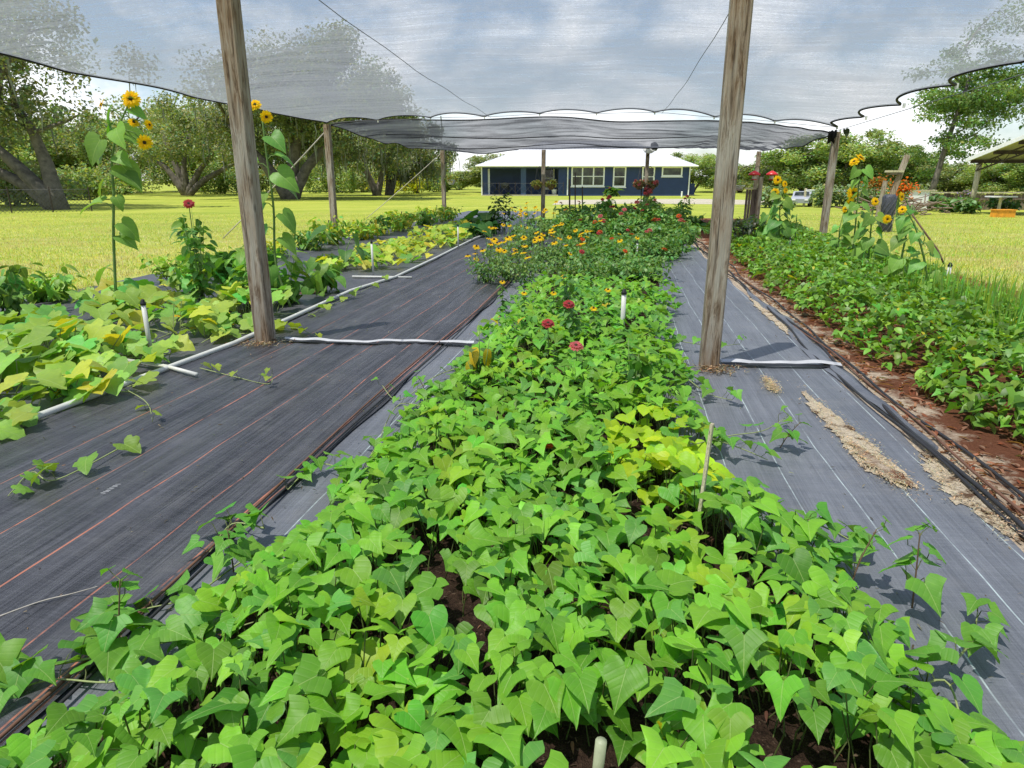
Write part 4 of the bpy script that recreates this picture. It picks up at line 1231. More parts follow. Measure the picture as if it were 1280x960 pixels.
# ------------------------------------------------------------------ left beds: cucumbers, squash
def vineplant(loc, n, rad, h, size, tint, label, name='cucumber_plant', tpl=None, group=None, yellow=.12, nfl=2, cat='vegetable plant', elong=(1, 1)):
    e = empty(name, loc, label, cat, group)
    P, A, B = [], [], []
    for i in range(n):
        a = random.uniform(0, 6.28); q = rad*math.sqrt(random.random())
        x, y = math.cos(a)*q*elong[0], math.sin(a)*q*elong[1]
        xr, yr = x*CY+y*SY, -x*SY+y*CY
        z = h*random.uniform(.45, 1.0)*(1-.35*(q/rad)**2)
        P.append((xr, yr, z)); A.append((xr*.75+random.uniform(-.05, .05), yr*.75+random.uniform(-.05, .05), .015)); B.append(a)
    yaw = RNG.normal(-1.4, 1.3, n)
    f = np.stack([np.cos(yaw), np.sin(yaw)], 1)*size*.35
    loc_ = np.array(P); loc_[:, 0] -= f[:, 0]; loc_[:, 1] -= f[:, 1]
    t = vary(tint, n, .16, .2)
    y_ = RNG.random(n) < yellow*.7; t[y_] = vary((.56, .60, .06), y_.sum(), .12, .15)
    bake('foliage', tpl or T_PALM, loc_, yaw, RNG.normal(-.22, .22, n), RNG.normal(0, .28, n), RNG.normal(1, .2, n).clip(.55, 1.4)*size, t, M['leaf'], e)
    mb = MB()
    for a, b in zip(A, loc_):
        mb.tube([a, ((a[0]+b[0])/2, (a[1]+b[1])/2, b[2]*.6), tuple(b)], .004, 4, False)
    for k in range(3):
        a = random.uniform(0, 6.28); mb.tube([(0, 0, .02), (math.cos(a)*rad*.5, math.sin(a)*rad*.5, .03), (math.cos(a+.3)*rad*1.1, math.sin(a+.3)*rad*1.1, .025)], .005, 5)
    mb.build('stem', M['palestem'], e, True)
    for k in range(nfl):
        p = random.choice(P); put_flower('cuke', e, (p[0]*1.05, p[1]*1.05, p[2]*.6), None, 1.1)
    return e
CU = (.26, .44, .07)
g = 'cucumber plants on the left mats'
cu = [(-4.3, 2.9, 18, .45, .30, .13, 'large cucumber plant at the left edge of the picture beside the white pipe'),
      (-4.15, 3.6, 26, .52, .34, .18, 'cucumber plant with yellowed leaves left of the branch pipe'),
      (-4.35, 4.5, 26, .52, .36, .18, 'cucumber plant around the left sprinkler riser'),
      (-5.1, 3.9, 24, .52, .34, .18, 'pale leaved cucumber plant at the outer left edge'),
      (-5.15, 5.0, 22, .52, .34, .18, 'cucumber plant behind the left riser toward the sunflower'),
      (-4.1, 5.5, 20, .45, .38, .17, 'cucumber plant just behind the branch pipe, left of the tall post'),
      (-4.9, 6.2, 20, .45, .36, .18, 'cucumber plant at the foot of the tall left sunflower'),
      (-3.75, 4.6, 12, .30, .22, .14, 'small cucumber shoots crossing the white pipe'),
      (-3.62, 3.9, 14, .36, .22, .17, 'cucumber plant sprawling over the long pipe just below its branch'),
      (-3.65, 3.1, 14, .32, .20, .12, 'cucumber plant sprawling over the long pipe near the left picture edge'),
      (-3.55, 5.6, 12, .30, .22, .15, 'cucumber plant sprawling over the long pipe right beside the left tall post'),
      (-4.8, 7.2, 18, .45, .42, .17, 'cucumber plant between the red bloom plant and the sunflower'),
      (-5.7, 6.9, 16, .42, .30, .17, 'cucumber plant behind the tall left sunflower at the lawn edge'),
      (-3.9, 6.5, 18, .40, .40, .17, 'cucumber plant climbing left of the tall left post')]
for u, v, n, rad, h, s, lb in cu:
    vineplant(W(u, v, .01), int(n*1.75), rad*1.2, h*.9, s*1.05, CU, lb, group=g, yellow=.09)
# trailing shoots over the pipe
runner([gz(150, 560, .04), gz(70, 600, .05), gz(40, 590, .04), gz(10, 620, .04)], auto(7, 0, 1, .11, .07), 'cucumber shoot curling over the mat at the left edge below the pipe', tint=(.2, .36, .05), name='cucumber_shoot', tpl=T_PALM)
runner([gz(250, 460, .04), gz(290, 470, .03), gz(335, 480, .03), gz(340, 468, .08)], auto(6, 0, 1, .07, .04), 'cucumber shoot with tiny leaves reaching over the black mat', tint=(.25, .38, .05), name='cucumber_shoot', tpl=T_PALM)
runner([gz(120, 470, .1), gz(180, 500, .05), gz(190, 530, .02)], auto(4, 0, 1, .09, .05), 'hanging cucumber shoot below the white pipe', tint=(.25, .40, .05), name='cucumber_shoot', tpl=T_PALM)
runner([gz(345, 412, .05), gz(370, 410, .05), gz(395, 420, .03)], auto(5, 0, 1, .14, .06), 'cucumber shoot at the foot of the left tall post', tint=(.3, .42, .04), name='cucumber_shoot', tpl=T_PALM)
bush('zinnia_plant', 'tall leafy unopened zinnia left of the left tall post', 'flower plant', W(-4.75, 7.0, 0), .85, .24, 120, .11, (.14, .32, .05), T_OV, 'leaf', 7, pitch=(-.6, .2))
bush('leafy_plant', 'tall bright green leafy plant touching the left tall post', 'plant', W(-4.1, 6.9, 0), .78, .28, 130, .12, (.17, .38, .05), T_OV, 'leaf', 7, pitch=(-.6, .2))
bush('leafy_plant', 'low bright green leafy plant at the lawn edge left of the post', 'plant', W(-6.2, 8.6, 0), .42, .35, 130, .10, (.25, .42, .05), T_OV, 'leaf', 8, pitch=(-.6, .2))
runner([gz(385, 395, .03), gz(420, 378, .05), gz(445, 368, .05), gz(480, 350, .04)], auto(9, 0, 1, .08, .09), 'young vine creeping along the white pipe behind the left post', tint=(.22, .38, .04), name='cucumber_shoot', tpl=T_PALM)
# dark pepper bush far left
DG = (.055, .16, .03)
e, _ = bush('pepper_bush', 'low dark green pepper bush at the left edge beside the lawn', 'bush', W(-6.55, 6.1, 0), .52, .42, 260, .13, (.13, .28, .05), T_OV, 'leaf', 12, pitch=(-.9, .0))
e, _ = bush('pepper_bush', 'second pepper bush just behind the one at the left edge', 'bush', W(-6.75, 7.0, 0), .42, .36, 180, .12, (.20, .38, .05), T_OV, 'leaf', 10, pitch=(-.9, .0))
# plants left/behind post
e, _ = bush('amaranth_plant', 'leafy plant with a dark red bloom between sunflower and left post', 'flower plant', W(-5.35, 7.9, 0), .95, .22, 90, .13, (.10, .24, .04), T_OV, 'leaf', 6, pitch=(-.6, .2))
put_flower(ZR, e, (0, 0, 1.12), (.3, -1, .8), 2.0); MB().tube([(0, 0, .6), (0, 0, 1.11)], .006, 5).build('stem', M['stem'], e)
e, _ = bush('squash_bush', 'broad leaved green plant hugging the left tall post from behind', 'bush', W(-3.85, 7.3, 0), .56, .36, 44, .20, (.17, .36, .06), T_BIG, 'leaf', 9, pitch=(-.9, .1))
e, _ = bush('squash_bush', 'dark broad leaved plant right behind the left tall post', 'bush', W(-3.72, 8.1, 0), .40, .26, 30, .18, (.13, .30, .05), T_BIG, 'leaf', 8, pitch=(-1.0, 0))
e, _ = bush('squash_bush', 'green plant with drooping leaves left of the left tall post', 'bush', W(-4.6, 7.7, 0), .55, .36, 60, .2, (.09, .22, .04), T_BIG, 'leaf', 8, pitch=(-.9, .1))
e, _ = bush('bean_seedling', 'young bean seedling in a small mulch hole by the pipe', 'seedling', W(-4.1, 8.6, 0), .24, .12, 16, .14, (.2, .36, .04), T_OV, 'leaf', 4, pitch=(-1.0, -.2))
o = MB().lathe([(.16, .0), (.17, .012), (.06, .022), (.01, .02)], gp(388, 366), 18).build('mulch_ring', M['brownline'], None, True); tag(o, 'small round patch of red mulch under the bean seedling', 'mulch', kind='structure')
# eggplant-like with few big leaves
def eggplant(loc, leaves, h, label):
    e = empty('eggplant', loc, label, 'vegetable plant')
    mb = MB()
    for (dx, dy, z, yaw, s, p) in leaves:
        mb.tube([(0, 0, 0), (dx*.3, dy*.3, z*.6), (dx, dy, z)], [.012, .008, .005], 5)
        bake('leaf', T_BIG, [(dx, dy, z)], yaw, p, random.uniform(-.3, .3), s, vary((.07, .19, .04), 1, .1, .08), M['leaf'], e)
    mb.build('stem', M['stem'], e, True)
eggplant(W(-4.45, 10.5, 0), [(-.30, 0, .62, 3.3, .40, -.35), (.15, .05, .55, .2, .30, -.9), (.22, -.05, .35, -.5, .26, -.5), (-.20, -.05, .2, 3.4, .2, -.3), (.05, -.1, .30, -1.4, .24, -.4), (.3, .1, .25, .3, .24, -.3)], .6, 'young eggplant with one big leaf pointing left behind the post')
# left far rows
yg = (.32, .46, .04)
k = 0
rowl = ['nearest yellow green bean bush of the back left row', 'second yellow green bean bush of the back left row', 'third bean bush of the back left row', 'fourth bean bush of the back left row, beside the corner post',
        'fifth bean bush of the back left row, right of the corner post', 'sixth bean bush of the back left row', 'seventh bean bush of the back left row', 'eighth bean bush of the back left row',
        'ninth bean bush of the back left row', 'tenth bean bush of the back left row', 'last bean bush of the back left row near the far post', 'dark leaved bush ending the back left row']
for i in range(12):
    v = 9.3+i*1.35
    if i == 3: pass
    tnt = yg if i % 3 else (.14, .28, .04)
    hh = .30 if i < 3 else .50+.08*math.sin(i*2)
    bush('bean_bush', rowl[i], 'bush', W(-6.35+.12*math.sin(i*3), v, 0), hh, .52 if i > 2 else .34, 230 if i > 2 else 120, .12, tnt, T_OV, 'smalleaf', 12, 'bean bushes in the back left row', pitch=(-.8, .2), huev=.3)
fr = ['nearest sprawling squash vine right of the young eggplant', 'second sprawling squash vine along the long pipe', 'third sprawling squash vine by the pipe stub riser', 'fourth sprawling squash vine of the front row',
      'fifth sprawling squash vine of the front row', 'sixth sprawling squash vine of the front row', 'seventh sprawling squash vine of the front row', 'last sprawling squash vine near the far risers']
for i in range(8):
    v = 10.6+i*1.25
    vineplant(W(-4.3+.15*math.sin(i*2.2), v, .01), 60, .75, .24 if i < 4 else .34, .15, (.33, .46, .05), fr[i], 'squash_vine', T_PALM, 'squash vines in the front left row', .18, 1, elong=(1.0, .95))
# big collard-like leaves at the far end of left row
for j, (px, by, n, h, lb) in enumerate(((600, 292, 16, .62, 'clump of big dark upright leaves at the far end of the left rows'), (588, 296, 10, .5, 'smaller clump of big dark leaves left of the far end clump'))):
    x, y, _ = gp(px, by)
    vineplant((x, y, 0), n, .5, h, .42, (.04, .13, .025), lb, 'collard_plant', T_BIG, None, 0, 0)
for px, by, ty, lb in ((627, 290, 246, 'dark upright basil like plant beyond the left rows'), (618, 292, 256, 'narrow dark sprig left of the far basil plant')):
    x, y, _ = gp(px, by); z = at(px, ty, y)[2]
    bush('basil_bush', lb, 'bush', (x, y, 0), z, .35 if px == 627 else .12, 200 if px == 627 else 60, .11, (.05, .11, .03), T_OV, 'smalleaf', 8, pitch=(-.2, .9))
# big leaves at the back of the mound
for px, ty, Y, n, s, lb in ((765, 254, 20.8, 6, .55, 'round dark squash leaf standing above the red zinnias'), (868, 272, 20.0, 12, .60, 'huge drooping dark squash leaves at the right end of the mound'),
                         (825, 262, 20.5, 8, .50, 'broad squash leaves right behind the pink zinnias'), (695, 272, 19.5, 12, .42, 'dark squash leaves at the left end of the mound by the stakes'), (735, 258, 22, 8, .40, 'squash leaves behind the stakes')):
    X, _, z = at(px, ty, Y)
    vineplant((X, Y, 0), n, .5, z, s, (.035, .12, .022), lb, 'squash_plant', T_ROUND, 'squash plants behind the zinnias', 0, 0)
# ------------------------------------------------------------------ sunflowers
def sunflower(loc, path, leaves, flowers, label, group=None, r=.016, tint=(.17, .34, .06)):
    """path: stem points relative; leaves (zfrac, yaw, size, droop); flowers (relative pos, facing, scale, base index)"""
    e = empty('sunflower', loc, label, 'sunflower', group)
    P = [Vector(p) for p in path]
    Q = []
    for i in range(len(P)-1):
        a, b, c, d = P[max(i-1, 0)], P[i], P[i+1], P[min(i+2, len(P)-1)]
        for k in range(5):
            t = k/5; Q.append(.5*((2*b)+(c-a)*t+(2*a-5*b+4*c-d)*t*t+(-a+3*b-3*c+d)*t**3))
    Q.append(P[-1]); n = len(Q)
    mb = MB().tube(Q, [r*(1-.5*i/n) for i in range(n)], 7)
    for (t, yaw, s, dr) in leaves:
        b = Q[min(n-1, int(t*(n-1)))]
        c = b+Vector((math.cos(yaw)*s*.45, math.sin(yaw)*s*.45, s*.25))
        lf = bake('leaf', T_BIG, [tuple(c)], yaw+random.uniform(-.3, .3), dr*.75, (-1 if math.cos(yaw) > 0 else 1)*random.uniform(.1, .95), s*1.12, vary(tint, 1, .16, .12), M['leaf'], e)
        mb.tube([b, b.lerp(c, .5)+Vector((0, 0, s*.10)), c], [.006, .005, .004], 5, False)
    for (p, fc, s, bi) in flowers:
        b = Q[min(n-1, int(bi*(n-1)))]; p = Vector(p)
        if (b-p).length > .03: mb.tube([b, b.lerp(p, .6)+Vector((0, 0, .04)), p], [.007, .006, .005], 5, False)
        put_flower('sunflower', e, tuple(p), fc, s)
        bake('sepal', T_PETAL, [tuple(p-Vector(fc).normalized()*.012)]*9, np.arange(9)*.7, .5, 0, .055*s, vary((.10, .22, .03), 9), M['smalleaf'], e)
    mb.build('stem', M['stem'], e, True)
    return e
def rel(px, py, Y, o): 
    q = at(px, py, Y); return (q[0]-o[0], q[1]-o[1], q[2])
o = gp(146, 396); Y = o[1]
dn = -1.05
sunflower(o, [(0, 0, 0), rel(142, 300, Y, o), rel(142, 240, Y, o), rel(140, 200, Y, o), rel(148, 160, Y, o), rel(160, 132, Y, o)],
          [(.10, .2, .2, -.5), (.14, 3.0, .2, -.6), (.20, -.2, .18, -.7), (.26, .1, .2, -.9), (.33, 3.4, .24, -.15), (.44, 3.1, .18, -.9), (.36, -.5, .12, -1.2), (.50, -.3, .23, -.5), (.55, .0, .24, -1.0), (.60, -.4, .16, -.3), (.66, 3.3, .20, -1.1), (.70, -2.6, .24, -1.2), (.72, .3, .24, -.4), (.76, -1.0, .20, -.8), (.80, 2.8, .16, -.9), (.90, 3.0, .26, -1.3), (.93, .3, .14, -.6)],
          [(rel(164, 124, Y, o), (.25, -1, .35), 1.15, .97), (rel(181, 178, Y, o), (.3, -1, -.1), .95, .82), (rel(127, 131, Y, o), (-.9, -.6, .5), .75, .9), (rel(167, 153, Y, o), (.7, -.6, .6), .70, .9), (rel(186, 156, Y, o), (.9, -.3, .2), .65, .85)],
          'tall sunflower with several yellow heads at the far left in front of the lawn')
o = gp(345, 395); Y = o[1]+.5; o = (o[0], Y, 0)
sunflower(o, [(0, 0, 0), rel(345, 330, Y, o), rel(342, 260, Y, o), rel(334, 200, Y, o), rel(328, 150, Y, o)],
          [(.28, .1, .16, -.8), (.38, .2, .2, -.8), (.48, .0, .22, -1.0), (.50, 3.0, .22, -.9), (.56, 3.4, .26, -.9), (.62, .2, .22, -.5), (.68, -.3, .24, -.7), (.72, 3.2, .24, -1.2), (.78, .2, .2, -.3), (.86, -.4, .2, -.7), (.42, 3.2, .15, -1.2), (.34, 3.1, .17, -1.1)],
          [(rel(333, 146, Y, o), (.4, -1, -.1), .85, .97), (rel(319, 131, Y, o), (.1, -.9, .6), .85, .97)],
          'sunflower hidden behind the left tall post with two heads showing beside it')
# right side sunflowers
def rsun(px, by, ty, heads, label, nl=12, lean=0, s=.24, sc_=1.0, dY=0):
    s *= .8; nl = int(nl*1.35)
    o = gp(px, by); Y = o[1]+dY; o = (at(px, by, Y)[0], Y, 0)
    top = rel(px+lean, ty+6, Y, o); mid = (top[0]*.35, 0, top[2]*.5)
    lv = [(.18+.78*i/(nl-1), (3.3 if i % 2 else -.2)+random.uniform(-.7, .7), s*random.uniform(.75, 1.15)*(1-.35*i/nl), random.uniform(-1.1, -.2)) for i in range(nl)]
    sunflower(o, [(0, 0, 0), mid, top], lv, [(rel(hx, hy, Y, o), fc, q*sc_, bi) for hx, hy, fc, q, bi in heads], label)
rsun(1062, 345, 200, [(1076, 197, (.5, -.5, .9), 1.0, .98), (1068, 202, (-.6, -.5, .6), .9, .95), (1066, 241, (.1, -1, .1), 1.15, .8), (1063, 252, (-.2, -1, -.4), .7, .75)], 'tallest right sunflower with heads at its top and a dark eyed one below', 16, 13, .30, 1.15, 1)
rsun(1082, 352, 262, [(1094, 252, (.2, -1, .3), .8, .95)], 'leafy sunflower right of the tallest one with a small budding head', 12, 8, .28)
rsun(1118, 372, 250, [(1127, 246, (.6, -.7, .2), .8, .96), (1109, 274, (-.2, -1, 0), .7, .8)], 'sunflower leaning right in front of the dark mesh roll', 11, 22, .25)
rsun(1045, 335, 275, [(1056, 262, (.3, -1, .2), .7, .95)], 'short sunflower just right of the far right post', 9, 5, .24)
rsun(972, 318, 235, [(972, 225, (.0, -1, .2), 1.3, .98), (981, 230, (.4, -1, .3), 1.0, .95), (969, 240, (-.3, -1, .2), 1.2, .92), (982, 238, (.5, -1, .2), .9, .9)], 'far sunflower clump with four yellow heads left of the far right post', 22, 3, .34, .85)
rsun(958, 314, 262, [], 'leafy sunflower without heads beside the dark basil bush', 14, 2, .30)
rsun(992, 318, 262, [], 'thin small leaved stalk right of the far sunflower clump', 8, 4, .16)
rsun(1160, 385, 270, [(1128, 262, (-.5, -.8, .4), .6, .9)], 'thin sunflower stalk with narrow leaves nearest the lawn at right', 9, -18, .2)
# basil like dark bush
x, y, _ = gp(935, 312)
bush('basil_bush', 'dark purplish basil bush behind the right tall post', 'bush', (x, y, 0), .68, .42, 420, .085, (.05, .075, .04), T_OV, 'smalleaf', 14, pitch=(-.2, .9), stemmat='redstem')
# ------------------------------------------------------------------ right bed ground cover (stuff)
def rightbed():
    n = 29000
    v = 3.0+17.5*RNG.random(n)**1.25
    u = RNG.uniform(1.9, 5.0, n)
    L = np.interp(v, [3, 3.7, 4.4, 5.9, 8.8, 15, 20], [2.42, 2.20, 2.12, 2.02, 1.95, 2.2, 2.4])+.08*np.sin(v*4)+.05*np.sin(v*9)
    Rr = np.interp(v, [3, 6.8, 10.7, 15, 20.5], [3.5, 3.9, 4.55, 4.6, 4.9])+.1*np.sin(v*2.1)
    ok = (u > L) & (u < Rr) & ~((hnoise(u*1.5, v*1.5) < -.7) & (RNG.random(n) < .6))
    u, v, L, Rr = u[ok], v[ok], L[ok], Rr[ok]; n = len(u)
    edge = np.minimum(u-L, Rr-u); prof = np.clip(edge/.35, 0, 1)**.6
    tier = RNG.random(n)**.5
    h = (.06+.26*prof+.05*hnoise(u*1.3, v*1.3)*prof)*(.3+.7*tier)+.02
    X = u*CY+v*SY; Y = -u*SY+v*CY
    t = vary((.18, .37, .04), n, .25, .12)
    d = RNG.random(n) < .35; t[d] *= (.6, .6, .5)
    d = RNG.random(n) < .015; t[d] = (.55, .50, .03)
    o = bake('sweet_potato_vines', T_OV+T_HEARTL, np.column_stack([X, Y, h]), RNG.uniform(0, 6.28, n), RNG.normal(-.3, .3, n), RNG.normal(0, .35, n), RNG.normal(.066, .016, n).clip(.04, .11), t, M['smalleaf'])
    tag(o, 'dense low dark green ground cover filling the right bed', 'ground cover', kind='stuff')
rightbed()
# grassy onion/lemongrass clumps on the lawn side
rg = random.Random(9)
gl = ['tall green grass clump at the lawn side of the right bed nearest the riser', 'grass clump right of the sprinkler riser', 'grass clump at the right picture edge beside the bed',
      'big grass clump at the right picture edge in front', 'grass clump between the ground cover and the lawn', 'thin grass clump behind the riser', 'ragged grass clump in the right bed under the sunflowers', 'grassy clump where the right bed meets the lawn at far right']
gpos = [(1165, 395), (1200, 405), (1262, 425), (1285, 450), (1225, 415), (1150, 375), (1110, 365), (1245, 400)]
for (px, py), lb in zip(gpos, gl):
    x, y, _ = gp(px, py); n = 110
    n = 170; o = bake('grass_clump', T_THIN, [(x+rg.gauss(0, .15), y+rg.gauss(0, .15), .01) for _ in range(n)], RNG.uniform(0, 6.28, n), RNG.uniform(.5, 1.4, n), 0, RNG.uniform(.22, .55, n), vary((.24, .42, .06), n, .2, .2), M['blade'])
    tag(o, lb, 'grass clump')
vineplant(gp(1018, 375), 7, .2, .40, .16, (.2, .36, .05), 'pale broad leaf plant poking out of the right bed', 'squash_seedling', T_BIG, None, .3, 0)

# ------------------------------------------------------------------ trees
def tree(name, label, base, crown, rad, ncl, nleaf, lsize, tint, trunks, tr=.35, group=None, moss=0, clr=1.6, shell=.45, flat=.75, seed=1, spread_z=None):
    """crown centre (x,y,z) rel to base, radii (rx,ry,rz); trunks: list of fork end points rel."""
    r = random.Random(seed)
    e = empty(name, base, label, 'tree', group)
    cl = []
    for i in range(ncl):
        while True:
            d = Vector((r.gauss(0, 1), r.gauss(0, 1), r.gauss(0, 1))).normalized()
            q = shell+(1-shell)*r.random()**.6
            lump = 1+.22*math.sin(d.x*5+seed)+.18*math.sin(d.z*6+seed*2+d.y*4)
            p = Vector((crown[0]+d.x*rad[0]*q*lump, crown[1]+d.y*rad[1]*q*lump, crown[2]+d.z*rad[2]*q*lump))
            if p.z > 1.0: break
        cl.append(p)
    mb = MB()
    limbs = []
    for t in trunks:
        t = Vector(t); m = Vector((t.x*.35, t.y*.35, t.z*.45))
        k = Vector((r.uniform(-.3, .3), r.uniform(-.3, .3), 0))
        pts = [Vector((r.uniform(-.1, .1), 0, -.1)), m*.4+k*.3, m+k, m.lerp(t, .55)+k*1.2, t]
        mb.tube(pts, [tr*1.25, tr*.95, tr*.75, tr*.55, tr*.4], 8)
        limbs += [pts[2], pts[3], pts[4]]
    sub = []
    for i, c in enumerate(cl):
        if i % 2: continue
        a = min(limbs+sub[-12:], key=lambda q: (q-c).length*(1 if q.z < c.z+1 else 1.6))
        m = a.lerp(c, .5)+Vector((r.uniform(-.5, .5), r.uniform(-.5, .5), r.uniform(0, .6)))
        w = tr*.30 if (a-c).length > 2 else tr*.16
        mb.tube([a, m, c], [w, w*.6, w*.25], 5, False)
        sub.append(m)
    mb.build('trunk', M['bark'], e, True)
    per = nleaf//ncl
    P, T = [], []
    for c in cl:
        rr_ = clr*r.uniform(.55, 1.15)
        q = RNG.normal(0, .42, (per, 3)); ql = np.linalg.norm(q, axis=1, keepdims=True)
        q = q/np.maximum(1, ql/.95)*np.array([rr_, rr_, rr_*flat])
        P.append(q+np.array(c))
        b = r.uniform(.72, 1.25)
        tt = vary(tint, per, .22, .15)*b
        T.append(tt)
    P = np.concatenate(P); T = np.concatenate(T); n = len(P)
    bake('crown', T_QUAD, P, RNG.uniform(0, 6.28, n), RNG.normal(-.1, .6, n), RNG.normal(0, .6, n), RNG.normal(1, .25, n).clip(.5, 1.6)*lsize, T, M['treeleaf'], e, smooth=False)
    if moss:
        low = [c for c in cl if c.z < crown[2]+.2*rad[2]]
        A, Bz = [], []
        mb2 = MB()
        for i in range(moss):
            c = r.choice(low)+Vector((r.gauss(0, clr*.5), r.gauss(0, clr*.5), r.uniform(-.4, .3)))
            L = min(r.uniform(.6, 2.2), c.z-.6)
            w = r.uniform(.02, .06)
            mb2.tube([c, c+Vector((r.uniform(-.1, .1), 0, -L*.5)), c+Vector((r.uniform(-.15, .15), 0, -L))], [w, w*1.1, w*.2], 4, False)
        tag(mb2.build('hanging_moss', M['moss'], e), kind='stuff')
    return e
OAK = (.20, .23, .13); OAK2 = (.26, .31, .15); LT = (.27, .35, .13)
# A: big leaning oak at left edge
b = gp(58, 263)
tree('live_oak_tree', 'big live oak with leaning forked trunk at the left edge of the lawn', (b[0], b[1]+1, 0), (-3.6, 1.0, 6.6), (6.0, 5.5, 4.2), 66, 28000, .19, OAK,
     [(-3.6, .5, 4.2), (-1.3, .3, 4.8), (-5.0, .5, 2.6)], .42, moss=30, clr=1.9, seed=3)
# B: many-stemmed oak
b = gp(214, 245.5)
tree('live_oak_tree', 'open branching live oak with several curved stems left of the left post', (b[0], b[1]+3, 0), (.8, 0, 5.5), (7.8, 6, 2.7), 66, 17000, .24, OAK2,
     [(-4.5, 0, 5.2), (1.0, .5, 5.8), (4.0, 0, 5.0), (-1.8, .5, 6.0), (5.5, 0, 3.2)], .36, moss=30, clr=1.5, seed=4)
# C: large oak behind left post
b = gp(358, 249.5)
tree('live_oak_tree', 'large dense live oak with hanging moss rising behind the left tall post', (b[0], b[1]+1, 0), (1.6, .5, 7.0), (8.0, 6.5, 4.2), 150, 60000, .22, OAK,
     [(-4.0, 0, 5.4), (.5, .5, 6.5), (4.4, 0, 5.2), (1.5, -.5, 6.0)], .52, moss=170, clr=1.9, seed=5, shell=.2)
# D: two mossy oaks nearer the middle
b = at(471, 239, 66)
tree('live_oak_tree', 'mossy live oak with slanting trunk left of the far corner post', (b[0], 66, 0), (-2.0, 0, 4.8), (5.2, 5, 2.6), 46, 14000, .25, OAK2, [(-3.0, 0, 4.4), (-1.0, 0, 4.0), (1.5, 0, 4.4)], .34, moss=120, clr=1.5, seed=6)
b = at(486, 239, 68)
tree('live_oak_tree', 'mossy live oak with upright trunk right of the far corner post', (b[0], 68, 0), (2.2, 0, 4.2), (4.4, 4, 2.4), 40, 12000, .25, OAK, [(-.5, 0, 4.4), (2.4, 0, 4.0)], .32, moss=110, clr=1.4, seed=7)
b = at(520, 239, 78)
tree('live_oak_tree', 'smaller mossy oak just right of the yellow bush', (b[0], 78, 0), (.5, 0, 3.2), (3.4, 3, 1.8), 26, 7000, .26, OAK2, [(-.8, 0, 3.2), (1.0, 0, 3.4)], .25, moss=50, clr=1.2, seed=8)
# wall of woodland trees behind
g = 'woodland trees behind the left lawn'
wl = ['far left', 'second from the left', 'third from the left', 'fourth from the left', 'fifth from the left', 'sixth from the left', 'seventh from the left', 'eighth from the left', 'ninth from the left']
protos = []
for s, tt in ((11, LT), (12, OAK2), (13, (.20, .29, .09))):
    t = tree('woodland_tree', 'x', (0, 400, 0), (0, 0, 4.6), (5.2, 4, 4.3), 50, 20000, .27, tt, [(-2, 0, 4), (1.5, 0, 5), (.2, 0, 6)], .22, g, 0, 1.7, seed=s, shell=.3)
    protos.append(t)
used = set()
def place_tree(k, x, Y, sc_, label, group, rz=0, zs=1.0, topy=None):
    t = protos[k]
    if k in used: t = copy_tree(protos[k])
    else: used.add(k)
    if topy: zs = at(640, topy, Y)[2]/9.6/sc_
    t.location = (x, Y, 0); t.scale = (sc_, sc_, sc_*zs); t.rotation_euler = (0, 0, rz)
    t['label'] = label
    if group: t['group'] = group
xs = [(-30, 60), (40, 74), (105, 84), (160, 78), (235, 92), (300, 84), (365, 92), (420, 88), (475, 98)]
for i, (px, Y) in enumerate(xs):
    place_tree(i % 3, at(px, 240, Y)[0], Y, [1.05, 1.1, 1.2, 1.0, 1.25, 1.1, 1.1, 1.0, .95][i], 'background woodland tree behind the left lawn, %s' % wl[i], g, i*1.3, 1, [120, 140, 128, 135, 130, 125, 138, 150, 162][i])
# understory shrubs in front of the wood
sh = ['far left beneath the big leaning oak', 'between the leaning oak and the many stemmed oak', 'left of the many stemmed oak', 'right of the many stemmed oak', 'just left of the large mossy oak', 'right of the large mossy oak', 'behind the two mossy oaks', 'by the yellow bush']
for i, (px, Y, h) in enumerate([(20, 40, 2.2), (95, 52, 2.2), (150, 70, 3.0), (275, 74, 3.0), (325, 76, 2.8), (415, 78, 3.0), (455, 84, 2.8), (545, 86, 2.0)]):
    X = at(px, 240, Y)[0]
    n = 4200
    e = empty('woodland_shrub', (X, Y, 0), 'leafy undergrowth shrub %s' % sh[i], 'shrub', 'undergrowth along the wood edge')
    d = RNG.normal(0, 1, (n, 3)); d /= np.linalg.norm(d, axis=1)[:, None]
    d *= RNG.random((n, 1))**.4
    lump = 1+.25*np.sin(d[:, :1]*7+i)
    P = d*lump*np.array([3.8, 2.0, h*.55])+np.array([0, 0, h*.5])
    P = P[P[:, 2] > .02]; n = len(P)
    bake('foliage', T_QUAD, P, RNG.uniform(0, 6.28, n), RNG.normal(0, .6, n), RNG.normal(0, .6, n), .26, vary(LT if i % 2 else OAK2, n, .25, .15), M['treeleaf'], e, smooth=False)
    mb = MB()
    for k in range(5): mb.tube([(random.uniform(-.5, .5), 0, 0), (random.uniform(-2, 2), 0, h*.8)], .04, 4)
    mb.build('stem', M['bark'], e)
# yellow bush and palm-ish bits
X, Y, _ = at(503, 238, 76)
n = 1500; P = RNG.normal(0, 1, (n, 3))*np.array([1.3, .8, .55])+np.array([0, 0, 1.0]); P = P[P[:, 2] > 0]; n = len(P)
tag(bake('yellow_bush', T_QUAD, P+np.array([X, Y, 0]), RNG.uniform(0, 6.28, n), RNG.normal(.4, .5, n), 0, .3, vary((.5, .5, .03), n), M['treeleaf'], smooth=False), 'bright yellow green bush at the wood edge beneath the mossy oaks', 'bush')
